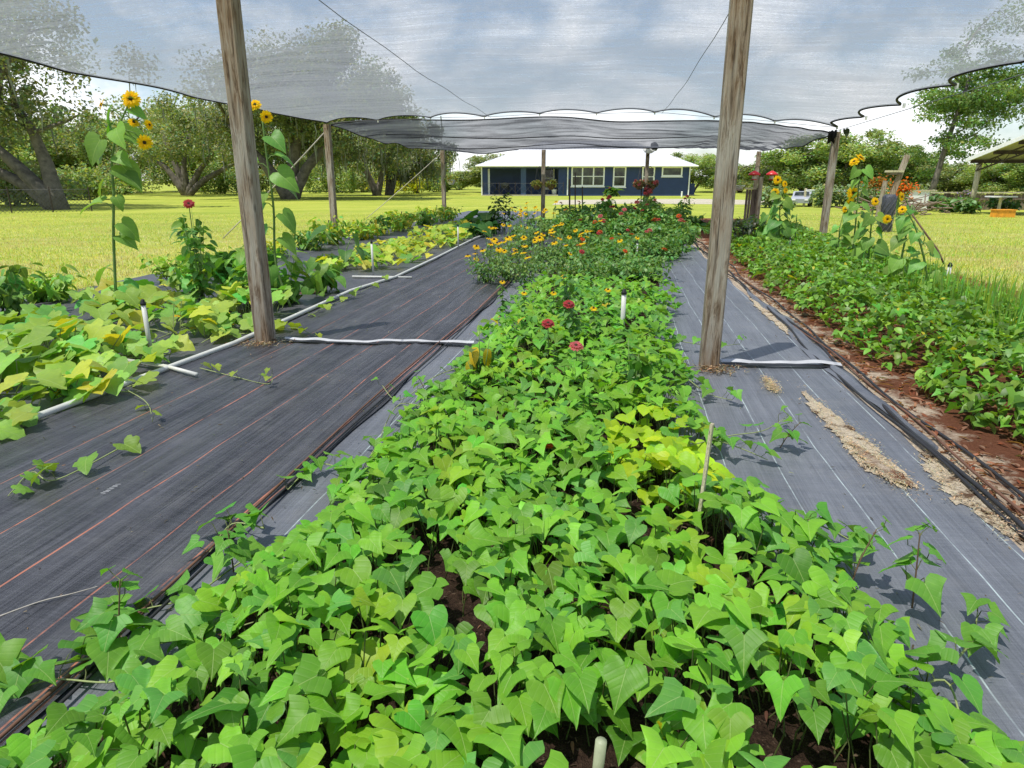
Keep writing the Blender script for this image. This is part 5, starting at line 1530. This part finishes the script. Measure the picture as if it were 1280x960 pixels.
# trees behind and beside the house
place = [(0, 575, 105, .8, 'distant tree in the gap left of the house'), (2, 548, 110, .85, 'distant tree left of the gap beside the far post'), (1, 612, 84, .95, 'tree whose top shows over the left end of the house roof'), (0, 470, 120, 1.0, 'pale distant tree behind the mossy oaks')]
for (k, px, Y, s, lb), ty in zip(place, (210, 212, 188, 165)): place_tree(k, at(px, 240, Y)[0], Y, s, lb, None, px, 1, ty)
place_tree(0, at(866, 240, 84)[0], 84, .8, 'bright green tree right behind the house corner', None, 2.0, 1, 186)
place_tree(2, at(905, 240, 92)[0], 92, .9, 'green tree showing between the house and the right tall post', None, 1.0, 1, 200)
g2 = 'trees behind the right lawn'
rt = [(0, 925, 82, .95, 'leftmost of the trees behind the bird feeders'), (1, 962, 74, .95, 'rounded tree behind the far sunflower clump'), (2, 1005, 70, 1.10, 'broad tree left of the far right post'), (0, 1050, 66, 1.13, 'tallest rounded tree right of the far right post'),
      (1, 1095, 72, 1.05, 'tree behind the tallest right sunflower'), (2, 1140, 64, .85, 'pale tree between the sunflowers and the tall spreading tree'), (1, 1185, 62, .70, 'low tree below the tall spreading tree'), (0, 1240, 58, .75, 'low tree behind the pole barn post'), (2, 1300, 55, .85, 'low tree behind the pole barn at the right edge'), (1, 1025, 90, 1.1, 'far tree filling the gap behind the right post')]
for (k, px, Y, s, lb), ty in zip(rt, (206, 190, 168, 155, 175, 182, 200, 195, 190, 180)): place_tree(k, at(px, 240, Y)[0], Y, s*.85, lb, g2, px*.7, 1.0, ty)
b = at(1185, 262, 40)
tree('tall_oak_tree', 'tall open spreading tree with dark trunk beside the pole barn', (b[0], 42, 0), (1.8, 0, 6.2), (4.2, 3.6, 4.0), 84, 17000, .17, (.17, .27, .08),
     [(1.2, 0, 7.6)], .19, moss=0, clr=1.15, seed=21, shell=.15, flat=.45)
# near lower branchy brush under it, chicken wire at the left
def wirefence(p, q, h, label, step=.16, r=.007, posts=4):
    p, q = Vector(p), Vector(q); L = (q-p).length; d = (q-p)/L
    e = empty('wire_fence', p, label, 'fence')
    mb = MB(); n = int(L/step)
    for i in range(-int(h/step), n):
        for sg in (1, -1):
            a0, a1 = i*step, i*step+h
            z0, z1 = (0, h) if sg > 0 else (h, 0)
            if a0 < 0: z0 += sg*(-a0); a0 = 0
            if a1 > L: z1 -= sg*(a1-L); a1 = L
            if a1 <= a0: continue
            A = d*a0+Vector((0, 0, z0)); B = d*a1+Vector((0, 0, z1))
            mb.tube([A, B], r, 3, False)
    mb.tube([Vector((0, 0, h)), d*L+Vector((0, 0, h))], r*1.3, 4)
    mb.build('mesh', M['cable'] if h < 1.15 else M['rope'], e)
    for k in range(posts):
        c = d*(L*k/(posts-1)); MB().tube([c, c+Vector((0, 0, h+.12))], .025, 6).build('fence_post', M['rust'], e)
wirefence(gp(-40, 268), gp(115, 264), 1.0, 'low diamond wire fence around the leaning oak at the left edge')
wirefence(at(604, 243, 62), at(704, 243, 62), .95, 'low wire mesh fence in front of the house porch', .7, .006, 6)

# ------------------------------------------------------------------ house
HY = 65.0
def hx(px): return at(px, 225, HY)[0]
hl, hr = hx(602), hx(862.5)
ZT = 2.72
e = empty('house', ((hl+hr)/2, HY, 0), 'navy blue single storey house with white metal roof and white framed windows', 'house')
ox = (hl+hr)/2
def L(px): return hx(px)-ox
px0 = L(698)
wall = MB(); wall.box((px0, 0, 0), (L(862.5), 11, ZT)); wall.build('wall', M['navy'], e)
wall = MB(); wall.box((L(602), 3.2, 0), (px0-.002, 11, ZT-.002)); wall.build('porch_wall', M['navy'], e)
MB().box((L(602), -.1, 0), (px0-.01, 3.19, .10)).build('porch_floor', M['drive'], e)
MB().box((L(602), -.02, ZT-.30), (px0-.01, .18, ZT-.01)).build('porch_beam', M['navy'], e)
for a, b_ in ((602, 609.5), (651, 657.5)):
    MB().box((L(a)+.003, -.03, .1), (L(b_), .35, ZT-.005)).build('porch_column', M['navy' if a == 602 else 'navylight'], e)
MB().box((L(609.6)+.01, .5, .1), (L(612), .62, ZT-.02)).build('white_porch_post', M['white'], e)
for px in (709.5, 861.3, 602.2):
    MB().box((L(px)-.05, -.11, .05), (L(px)+.05, -.02, ZT-.05)).build('downspout', M['white'], e)
def window(a, b_, t, bo, cols, rows, yoff=0, name='window'):
    x0, x1 = L(a), L(b_); z1 = at(a, t, HY+yoff)[2]; z0 = at(a, bo, HY+yoff)[2]
    fw = .13; fr = MB()
    y0 = yoff
    fr.box((x0, y0-.07, z0), (x1, y0-.002, z0+fw)); fr.box((x0, y0-.07, z1-fw), (x1, y0-.002, z1))
    fr.box((x0, y0-.07, z0+fw), (x0+fw, y0-.002, z1-fw)); fr.box((x1-fw, y0-.07, z0+fw), (x1, y0-.002, z1-fw))
    for i in range(1, cols):
        c = x0+(x1-x0)*i/cols; fr.box((c-.06, y0-.065, z0+fw), (c+.06, y0-.003, z1-fw))
    for i in range(1, rows):
        c = z0+(z1-z0)*i/rows; fr.box((x0+fw, y0-.055, c-.035), (x1-fw, y0-.004, c+.035))
    w = fr.build(name, M['white'], e)
    MB().box((x0+fw*.5, y0-.035, z0+fw*.5), (x1-fw*.5, y0-.010, z1-fw*.5)).build('pane', M['glass'], w)
    MB().box((x0-.05, y0-.12, z0-.08), (x1+.05, y0-.003, z0-.003)).build('sill', M['white'], w)
window(714, 755.5, 207.8, 233, 3, 2)
window(766, 782.2, 208, 233.8, 1, 2)
window(802, 818, 208, 233.8, 1, 2)
window(826.5, 852.2, 208.2, 220.6, 1, 1)
window(682, 695.5, 209, 236, 1, 2, 3.2, 'window')
# hip roof
ov = .55
A = (L(602)-ov, -ov, ZT-.02); B = (L(862.5)+ov, -ov, ZT-.02); C_ = (L(862.5)+ov, 11+ov, ZT-.02); D = (L(602)-ov, 11+ov, ZT-.02)
rz_ = ZT+2.45; R1 = (A[0]+6.6, 5.5, rz_); R2 = (B[0]-5.4, 5.5, rz_)
MB().add([A, B, C_, D, R1, R2], [(0, 1, 5, 4), (1, 2, 5), (2, 3, 4, 5), (3, 0, 4)]).build('roof', M['roof'], e)
fa = MB()
fa.box((A[0], A[1], ZT-.16), (B[0], A[1]+.04, ZT-.025)); fa.box((A[0], A[1]+.045, ZT-.16), (A[0]+.04, D[1], ZT-.025)); fa.box((B[0]-.04, A[1]+.045, ZT-.16), (B[0], D[1], ZT-.025))
fa.build('fascia', M['white'], e)
MB().add([(A[0]+.05, A[1]+.05, ZT-.10), (B[0]-.05, A[1]+.05, ZT-.10), (B[0]-.05, D[1], ZT-.10), (A[0]+.05, D[1], ZT-.10)], [(0, 3, 2, 1)]).build('soffit', M['white'], e)
gut = MB(); gut.tube([(A[0], A[1]-.05, ZT-.07), (B[0], A[1]-.05, ZT-.07)], .055, 6); gut.build('gutter', M['white'], e)
# porch furniture
def chair(px, label, mat='black', Y=66.2):
    X = at(px, 240, Y)[0]
    c = empty('porch_chair', (X, Y, .1), label, 'chair')
    MB().box((-.26, -.25, .40), (.26, .25, .46)).build('seat', M[mat], c)
    MB().beam((0, .24, .46), (0, .36, 1.05), .50, .05).build('backrest', M[mat], c)
    for sx in (-.23, .23):
        for sy in (-.22, .22): MB().tube([(sx, sy, 0), (sx, sy, .4)], .02, 6).build('leg', M[mat], c)
    for sx in (-.27, .27): MB().beam((sx, -.22, .64), (sx, .26, .66), .05, .03).build('armrest', M[mat], c)
chair(621, 'dark chair at the left end of the house porch')
chair(636, 'dark chair behind the porch grill')
X, Y, _ = at(631, 240, 65.9)
gq = empty('barbecue_grill', (X, Y, .1), 'dark barbecue grill with rounded lid on the porch', 'grill')
MB().box((-.35, -.25, .55), (.35, .25, .8)).build('firebox', M['black'], gq)
MB().lathe([(.36, 0), (.34, .14), (.22, .26), (.03, .3)], (0, 0, .8), 12).build('lid', M['cable'], gq, True)
for sx in (-.3, .3):
    for sy in (-.2, .2): MB().beam((sx, sy, 0), (sx, sy, .55), .04).build('leg', M['black'], gq)
X, Y, _ = at(693, 240, 65.5)
bk = empty('white_bucket', (X, Y, .1), 'white bucket by the porch door behind the hanging baskets', 'bucket')
MB().lathe([(.20, 0), (.26, .45), (.27, .47), (.25, .47)], (0, 0, 0), 14).build('tub', M['white'], bk, True)
MB().tube([(-.26, 0, .45), (-.2, 0, .62), (0, 0, .7), (.2, 0, .62), (.26, 0, .45)], .012, 5).build('handle', M['cable'], bk)
X, Y, _ = at(852, 246, 60)
yh = empty('yard_marker', (X, Y, 0), 'short white pipe marker in the grass before the right end of the house', 'marker')
MB().tube([(0, 0, 0), (0, 0, .42)], .07, 8).build('pipe', M['white'], yh); MB().lathe([(.08, 0), (.08, .03), (.02, .06)], (0, 0, .42), 8).build('cap', M['white'], yh)
# air-conditioner like box at right corner
X = hx(863)+.35
ac = empty('utility_box', (X, HY+1.0, 0), 'dark utility box at the right corner of the house', 'utility box')
MB().box((-.3, -.3, .1), (.3, .3, 1.1)).build('cabinet', M['navy'], ac); MB().box((-.36, -.36, 0), (.36, .36, .1)).build('pad', M['drive'], ac)
# garden ornament small sign by the wall
X, Y, _ = at(765, 243, 63)
fl = flowerbush(765, 238.5, 62.5, [ZR, ZR, ZP], 'tiny red flowers against the house wall under the windows', 'flower_clump', 'flowers', .4, 60, .14, fs=3.5)

# ------------------------------------------------------------------ hanging baskets, lamp, feeders
def basket(x, y, z, label, rad=.16, flowers=None, tint=(.28, .34, .07), hook=.55, pot='coir', group='hanging flower baskets'):
    e = empty('hanging_basket', (x, y, z), label, 'hanging basket', group)
    MB().lathe([(rad*.45, -.17), (rad*.8, -.10), (rad, 0), (rad*.96, .01)], (0, 0, 0), 14).build('pot', M[pot], e, True)
    n = 130
    d = RNG.normal(0, 1, (n, 3)); d /= np.linalg.norm(d, axis=1)[:, None]
    P = d*np.array([rad*1.25, rad*1.25, rad*.75])+np.array([0, 0, .05]); P = P[P[:, 2] > -.09]; n = len(P)
    bake('foliage', T_OV, P, RNG.uniform(0, 6.28, n), RNG.normal(-.2, .5, n), 0, .10, vary(tint, n, .2, .2), M['smalleaf'], e)
    mb = MB()
    for k in range(3):
        a = k*2.1; mb.tube([(math.cos(a)*rad, math.sin(a)*rad, 0), (0, 0, hook)], .005, 4)
    mb.build('hanger', M['cable'], e)
    if flowers:
        for k in range(10):
            a = random.uniform(0, 6.28); put_flower(flowers, e, (math.cos(a)*rad*1.2, math.sin(a)*rad*1.2-.05, random.uniform(-.02, .15)), (math.cos(a), -1, .6), 1.6)
    return e
def onpost(p, dx, zpx, Y): pass
def arm(x, y, z, dx, parent):
    o_ = parent.location
    MB().tube([(0, 0, z), (dx*.6, 0, z+.08), (dx, 0, z)], .012, 5).build('hanging_bracket', M['rust'], parent)
for pp, pxs, fl_, tn, lbs in ((pF2, (671, 689), None, (.40, .42, .10), ('pale leaved hanging basket left of the far post before the porch', 'pale leaved hanging basket right of the far post before the porch')),
                        (pF3, (799, 815), ZP, (.22, .18, .07), ('pink flowered hanging basket left of the lamp post', 'pink flowered hanging basket right of the lamp post'))):
    for px, lb in zip(pxs, lbs):
        Yp = pp.location.y-.05
        X, _, z = at(px, 231, Yp)
        arm(0, 0, z+.56, X-pp.location.x, pp)
        basket(X, Yp, z, lb, .155, fl_, tn)
Yp = pF1.location.y-.05; X, _, z = at(564, 225, Yp)
arm(0, 0, z+.56, X-pF1.location.x, pF1)
basket(X, Yp, z, 'white hanging planter of yellow flowers on the far left post', .17, None, (.45, .45, .12), .55, 'white')
Yp = pF4.location.y-.05; X, _, z = at(924, 232, Yp)
arm(0, 0, z+.56, X-pF4.location.x, pF4)
basket(X, Yp, z, 'pale hanging planter left of the pallet boards, seen right of the tall post', .2, None, (.36, .42, .14), .55, 'white')
# small red thing on lamp post
X, _, z = at(810, 241, pF3.location.y-.2)
basket(X, pF3.location.y-.2, z, 'small pot of bright pink blooms low on the lamp post', .09, ZP, (.3, .1, .08), .3, 'coir')
# round white lamp on top of post F3
X, Yl, z = at(812, 184, pF3.location.y-.25)
lp = empty('round_lamp', (X, Yl, z), 'round white lamp with black back at the top of the far post', 'lamp')
s_ = MB().lathe([(.02, -.10), (.19, -.06), (.24, 0), (.23, .02), (.02, .03)], (0, 0, 0), 20).build('shade', M['white'], lp, True); s_.rotation_euler = (R(65), 0, R(-15))
s_ = MB().lathe([(.02, 0), (.16, .01), (.13, .10), (.02, .12)], (0, 0, .025), 14).build('housing', M['black'], lp, True); s_.rotation_euler = (R(65), R(10), R(30)); s_.location = (.14, .03, 0)
MB().tube([(0, .02, -.05), (-.02, .15, -.30)], .02, 6).build('bracket', M['black'], lp)

# pallet boards with bird feeders (right, by post F4)
Yq = pF4.location.y-.6
def bx_(a, b_, t, bo, Y, d=.04):
    x0, _, z1 = at(a, t, Y); x1, _, z0 = at(b_, bo, Y); return (x0, z0, x1, z1)
x0, z0, x1, z1 = bx_(933, 946, 235, 275, Yq)
pb = empty('pallet_gate', ((x0+x1)/2, Yq, 0), 'upright grey pallet boards with a cap board beside the far post', 'gate')
w = (x1-x0)
for k in range(5):
    a = -w/2+w*k/5; MB().box((a+.008, 0, 0), (a+w/5-.008, .025, z1-.05)).build('board', M['board'], pb)
MB().box((-w/2-.03, -.03, z1-.045), (w/2+.03, .07, z1+.01)).build('cap_board', M['stake'], pb)
x0, z0, x1, z1 = bx_(946.5, 951, 221, 275, Yq-.1)
qp = empty('wooden_post', ((x0+x1)/2, Yq-.1, 0), 'shorter wooden post at the right end of the pallet boards', 'post')
MB().beam((0, 0, 0), (0, 0, z1), .13).build('shaft', M['post'], qp)
for px, lb in ((943, 'red topped bird feeder left of the shorter post'), (965, 'red topped bird feeder right of the shorter post')):
    X, _, z = at(px, 218, Yq-.1)
    bf = empty('bird_feeder', (X, Yq-.1, z), lb, 'bird feeder', 'red bird feeders')
    MB().lathe([(.20, -.03), (.19, .02), (.10, .08), (.03, .12)], (0, 0, 0), 14).build('red_top', M['red'], bf, True)
    MB().lathe([(.05, -.16), (.07, -.14), (.07, -.03)], (0, 0, 0), 10).build('tube', M['pvc'], bf, True)
    MB().lathe([(.10, 0), (.11, .02), (.06, .03)], (0, 0, -.18), 12).build('tray', M['red'], bf, True)
    MB().tube([(0, 0, .12), (0, 0, .22)], .008, 5).build('hanger', M['cable'], bf)
    a = qp.location
    MB().tube([(0, 0, z1*.98), ((X-a.x)*.5, 0, z+.28), (X-a.x, 0, z+.22)], .012, 5).build('hook_arm', M['rust'], qp)

# ------------------------------------------------------------------ right background
# pole barn
bY = 31.0
bx0 = at(1208, 202, bY); ez = bx0[2]
e = empty('pole_barn', (bx0[0], bY, 0), 'open pole barn with white metal roof and steel trusses at the right edge', 'barn')
def RL(dx, dy, dz): return (dx, dy, dz)
slope = (3.15-2.19)/4.0
D1 = 9.0; Wd = 12.0
zz = lambda d: ez+slope*d
MB().add([(0, 0, zz(0)+.06), (Wd, 0, zz(0)+.06), (Wd, -D1, zz(D1)+.06), (0, -D1, zz(D1)+.06), (0, 0, zz(0)+.02), (Wd, 0, zz(0)+.02), (Wd, -D1, zz(D1)+.02), (0, -D1, zz(D1)+.02)],
         [(0, 3, 2, 1), (4, 5, 6, 7), (0, 1, 5, 4), (1, 2, 6, 5), (2, 3, 7, 6), (3, 0, 4, 7)]).build('roof', M['metal_roof_under'], e)
MB().beam((-.03, 0, zz(0)+.05), (-.03, -D1, zz(D1)+.05), .05, .16).build('rake_trim', M['white'], e)
for k in range(7):
    d = .25+k*1.35; MB().box((.05, -d-.05, zz(d)-.13), (Wd, -d+.05, zz(d)-.0)).build('purlin', M['rust'], e)
for xo in (.35, 4.2, 8.2):
    t = MB()
    t.tube([(xo, -.2, zz(.2)-.18), (xo, -D1+.1, zz(D1)-.18)], .035, 5)
    t.tube([(xo, -.2, zz(.2)-.45), (xo, -D1+.1, zz(D1)-.50)], .035, 5)
    for k in range(22):
        d0, d1 = .2+k*.4, .2+(k+1)*.4
        a, b_ = (.18, .47) if k % 2 else (.47, .18)
        t.tube([(xo, -d0, zz(d0)-a), (xo, -d1, zz(d1)-b_)], .02, 4)
    t.build('truss', M['rust'], e)
for xo, yo in ((.45, -.25), (4.2, -.25), (8.2, -.25), (.45, -D1+.3), (4.2, -D1+.3)):
    MB().tube([(xo, yo, 0), (xo-.02, yo, zz(-yo)-.15)], .11, 8).build('barn_post', M['stake'], e, True)
# board fence behind barn
Yf = 34.0
a_ = at(1166, 240, Yf); b_ = at(1320, 240, Yf)
fe = empty('board_fence', (a_[0], Yf, 0), 'dark weathered board fence with a lit top rail behind the barn', 'fence')
Lf = b_[0]-a_[0]; zt = a_[2]
for k in range(int(Lf/.22)):
    MB().box((k*.22, 0, 0), (k*.22+.19, .03, zt-.08-.03*((k*7) % 3)/2)).build('board', M['board'], fe)
MB().box((-.05, -.06, zt-.06), (Lf, .08, zt)).build('top_rail', M['stake'], fe)  # paler wood puts the sunlight on the top edge into its colour
MB().box((0, -.04, zt*.55), (Lf, -.005, zt*.55+.08)).build('middle_rail', M['board'], fe)
# white panel
x0, z0, x1, z1 = bx_(1138, 1158, 239, 264, 32.0)
wp = empty('board_screen', ((x0+x1)/2, 32.0, 0), 'leaning white board panel left of the dark fence', 'panel')
w = x1-x0
MB().box((-w/2, 0, .05), (w/2, .05, z1)).build('board', M['white'], wp); MB().box((-w/2-.05, -.05, z1), (w/2+.3, .10, z1+.06)).build('cap', M['stake'], wp)
# tall leaning post with collar
x0, z0, x1, z1 = bx_(1112, 1120, 194, 266, 25.0)
tp_ = empty('wooden_post', (x0+.1, 25.0, 0), 'leaning weathered post with a wooden collar beside the brush pile', 'post')
MB().beam((0, 0, 0), ((x1-x0)*.95, 0, z1), .17).build('shaft', M['post'], tp_)
cz = at(1112, 214, 25)[2]
MB().box((-.10, -.16, cz-.04), (.42, .16, cz+.03)).build('collar', M['stake'], tp_)
MB().box((-.02, -.14, cz-.12), (.36, .14, cz-.055)).build('collar', M['board'], tp_)
X, _, z = at(1107, 226, 24.5)
sp = empty('wooden_post', (X-.1, 24.5, 0), 'short weathered post left of the leaning collared post', 'post'); MB().beam((0, 0, 0), (.1, 0, z), .13).build('shaft', M['post'], sp)
# dark mesh roll
X, Y, _ = gp(1101, 290); z = at(1104, 243, Y)[2]
mr = empty('mesh_roll', (X+.1, Y, 0), 'upright dark roll of wire mesh standing on the lawn', 'mesh roll')
MB().lathe([(.16, 0), (.17, .02), (.165, z*.5), (.19, z-.1), (.13, z)], (0, 0, 0), 14).build('roll', M['meshroll'], mr, True)
mb = MB()
for k in range(10): mb.tube([(.185*math.cos(t+k*.628), .185*math.sin(t+k*.628), z*t/3.0*.95+.02) for t in np.linspace(0, 3, 9)], .006, 4)
mb.build('wire', M['cable'], mr)
# brush pile
X, Y, _ = gp(1122, 268)
mb = MB(); rb = random.Random(2)
for k in range(130):
    a = rb.uniform(0, 6.28); x, y = rb.gauss(0, .8), rb.gauss(0, .5); z = abs(rb.gauss(.15, .25)); l = rb.uniform(.4, 1.1)
    mb.tube([(x, y, z), (x+math.cos(a)*l, y+math.sin(a)*l, z+rb.uniform(-.05, .4))], rb.uniform(.012, .03), 4)
bp = empty('brush_pile', (X, Y, 0), 'heap of dry sticks at the foot of the collared post', 'brush pile'); tag(mb.build('sticks', M['stickwood'], bp), kind='stuff')
# orange flowering bush + red shrub
for px, py, Y, c, lb in ((1128, 236, 27, (.60, .14, .03), 'orange flowering bush right of the collared post'), (1096, 230, 30, (.35, .12, .04), 'rusty leaved bush left of the collared post'), (1208, 243, 32.5, (.30, .22, .45), 'pot of purple flowers on the dark fence')):
    X, _, z = at(px, py, Y); n = 420 if Y < 32 else 160
    rr_ = .5 if Y < 32 else .2
    P = RNG.normal(0, .45, (n, 3))*np.array([rr_, rr_, rr_*.7])+np.array([X, Y, z])
    tt = vary(c, n, .2, .1); gm = RNG.random(n) < .4; tt[gm] = vary((.08, .16, .04), gm.sum())
    be = empty('flowering_bush' if Y < 32 else 'flower_pot', (X, Y, 0), lb, 'bush' if Y < 32 else 'flower pot')
    q = bake('foliage', T_QUAD, P-np.array([X, Y, 0]), RNG.uniform(0, 6.28, n), RNG.normal(.3, .5, n), 0, .13, tt, M['petal'], be)
    mb = MB()
    for k in range(4): mb.tube([(random.uniform(-.1, .1), 0, 0), (random.uniform(-.2, .2), 0, z)], .02, 4)
    mb.build('stem', M['stem'], be)
# greenery under barn
for i, (px, by, n, lb) in enumerate(((1222, 268, 300, 'leafy potted plants beneath the barn roof near its first post'), (1196, 266, 220, 'low green shrub at the foot of the dark fence'), (1268, 268, 260, 'green plants at the right edge below the barn'), (1170, 264, 200, 'low shrub between the white panel and the fence'))):
    X, Y, _ = gp(px, by)
    bush('barn_shrub', lb, 'shrub', (X, Y+.6, 0), .7, .6, n, .2, (.10, .2, .05), T_OV, 'smalleaf', 8)
for i, (px, lb) in enumerate(((968, 'grey green undergrowth left of the small vehicle'), (1024, 'grey green undergrowth right of the small vehicle'), (1052, 'undergrowth behind the far right post'), (1080, 'undergrowth behind the tallest right sunflower'),
                             (1112, 'undergrowth behind the brush pile'), (1146, 'undergrowth behind the board screen'), (985, 'low leafy patch in front of the small vehicle'))):
    Y = 36.6+(i % 3)*.8; X = at(px, 250, Y)[0]; low_ = i == 6
    bush('undergrowth_shrub', lb, 'shrub', (X, Y, 0), .35 if low_ else 1.15, .5 if low_ else 1.1, 200 if low_ else 750, .17, (.20, .27, .13), T_OV, 'treeleaf', 10)
# bird bath table and orange crate
X, Y, _ = gp(1247, 268)
bt = empty('garden_pedestal', (X, Y, 0), 'pale pedestal table standing under the barn roof', 'pedestal')
z = at(1247, 245, Y)[2]
MB().lathe([(.18, 0), (.16, .06), (.07, .12), (.06, z-.1), (.12, z-.05)], (0, 0, 0), 12).build('column', M['stake'], bt, True)
MB().box((-.5, -.3, z-.05), (.5, .3, z)).build('tabletop', M['white'], bt)
X, Y, _ = gp(1246, 271)
oc = empty('orange_crate', (X, Y-.3, 0), 'orange crate on the ground beside the pedestal', 'crate')
MB().box((-.36, -.2, 0), (.36, .2, .26)).build('box', M['orange'], oc); MB().box((-.39, -.23, .265), (.39, .23, .30)).build('rim', M['orange'], oc)
# white flower pot at barn post
X, Y, _ = gp(1208, 266)
wv = empty('white_urn', (X, Y, 0), 'small white urn at the foot of the first barn post', 'urn')
MB().lathe([(.10, 0), (.06, .1), (.20, .30), (.22, .34), (.2, .36)], (0, 0, 0), 12).build('bowl', M['white'], wv, True)
# rail fence in the middle distance
Yr = 38.0
a_ = at(1008, 238, Yr); b_ = at(1120, 238, Yr)
rf = empty('rail_fence', (a_[0], Yr, 0), 'pale single rail fence behind the far right post', 'fence')
Lr = b_[0]-a_[0]; zr = a_[2]
MB().beam((0, 0, zr), (Lr, 0, zr-.05), .09).build('rail', M['white'], rf)
for k in range(5): MB().beam((Lr*k/4, .1, 0), (Lr*k/4, .1, zr+.12), .11).build('fence_post', M['stake'], rf)
# parked car
X, Y, _ = at(1003, 247, 39)
ce = empty('small_vehicle', (X, 39, 0), 'small pale vehicle half hidden in the greenery beyond the right lawn', 'vehicle', rz=R(62))
ce.scale = (.55, .55, .55)
prof = [(-2.1, .35), (-2.15, .75), (-1.9, .95), (-1.1, 1.02), (-.55, 1.45), (.9, 1.47), (1.7, 1.0), (2.1, .9), (2.15, .4)]
V = [(x, s, z) for s in (-.85, .85) for x, z in prof]; n = len(prof)
MB().add(V, [tuple(range(n)), tuple(range(2*n-1, n-1, -1))]+[(i, n+i, n+(i+1) % n, (i+1) % n) for i in range(n)]).build('body', M['carwhite'], ce)
for s in (-.856, .856):
    for q in ([(-.85, 1.05), (-.5, 1.38), (.1, 1.40), (.1, 1.05)], [(.18, 1.05), (.18, 1.40), (.85, 1.40), (1.35, 1.05)]):
        MB().add([(x, s, z) for x, z in q], [(0, 1, 2, 3)]).build('window', M['glass'], ce)
MB().add([(-1.08, -.7, 1.06), (-.6, -.65, 1.42), (-.6, .65, 1.42), (-1.08, .7, 1.06)], [(0, 1, 2, 3)]).build('windscreen', M['glass'], ce)
for x in (-1.35, 1.35):
    for s in (-.8, .8):
        w_ = MB().tube([(x, s-.1, .33), (x, s+.1, .33)], .33, 14).build('wheel', M['tyre'], ce, True)
        MB().tube([(x, s-.108, .33), (x, s+.108, .33)], .18, 10).build('rim', M['cable'], w_)
for s in (-.6, .6): MB().box((-2.17, s-.18, .62), (-2.10, s+.18, .76)).build('headlight', M['white'], ce)
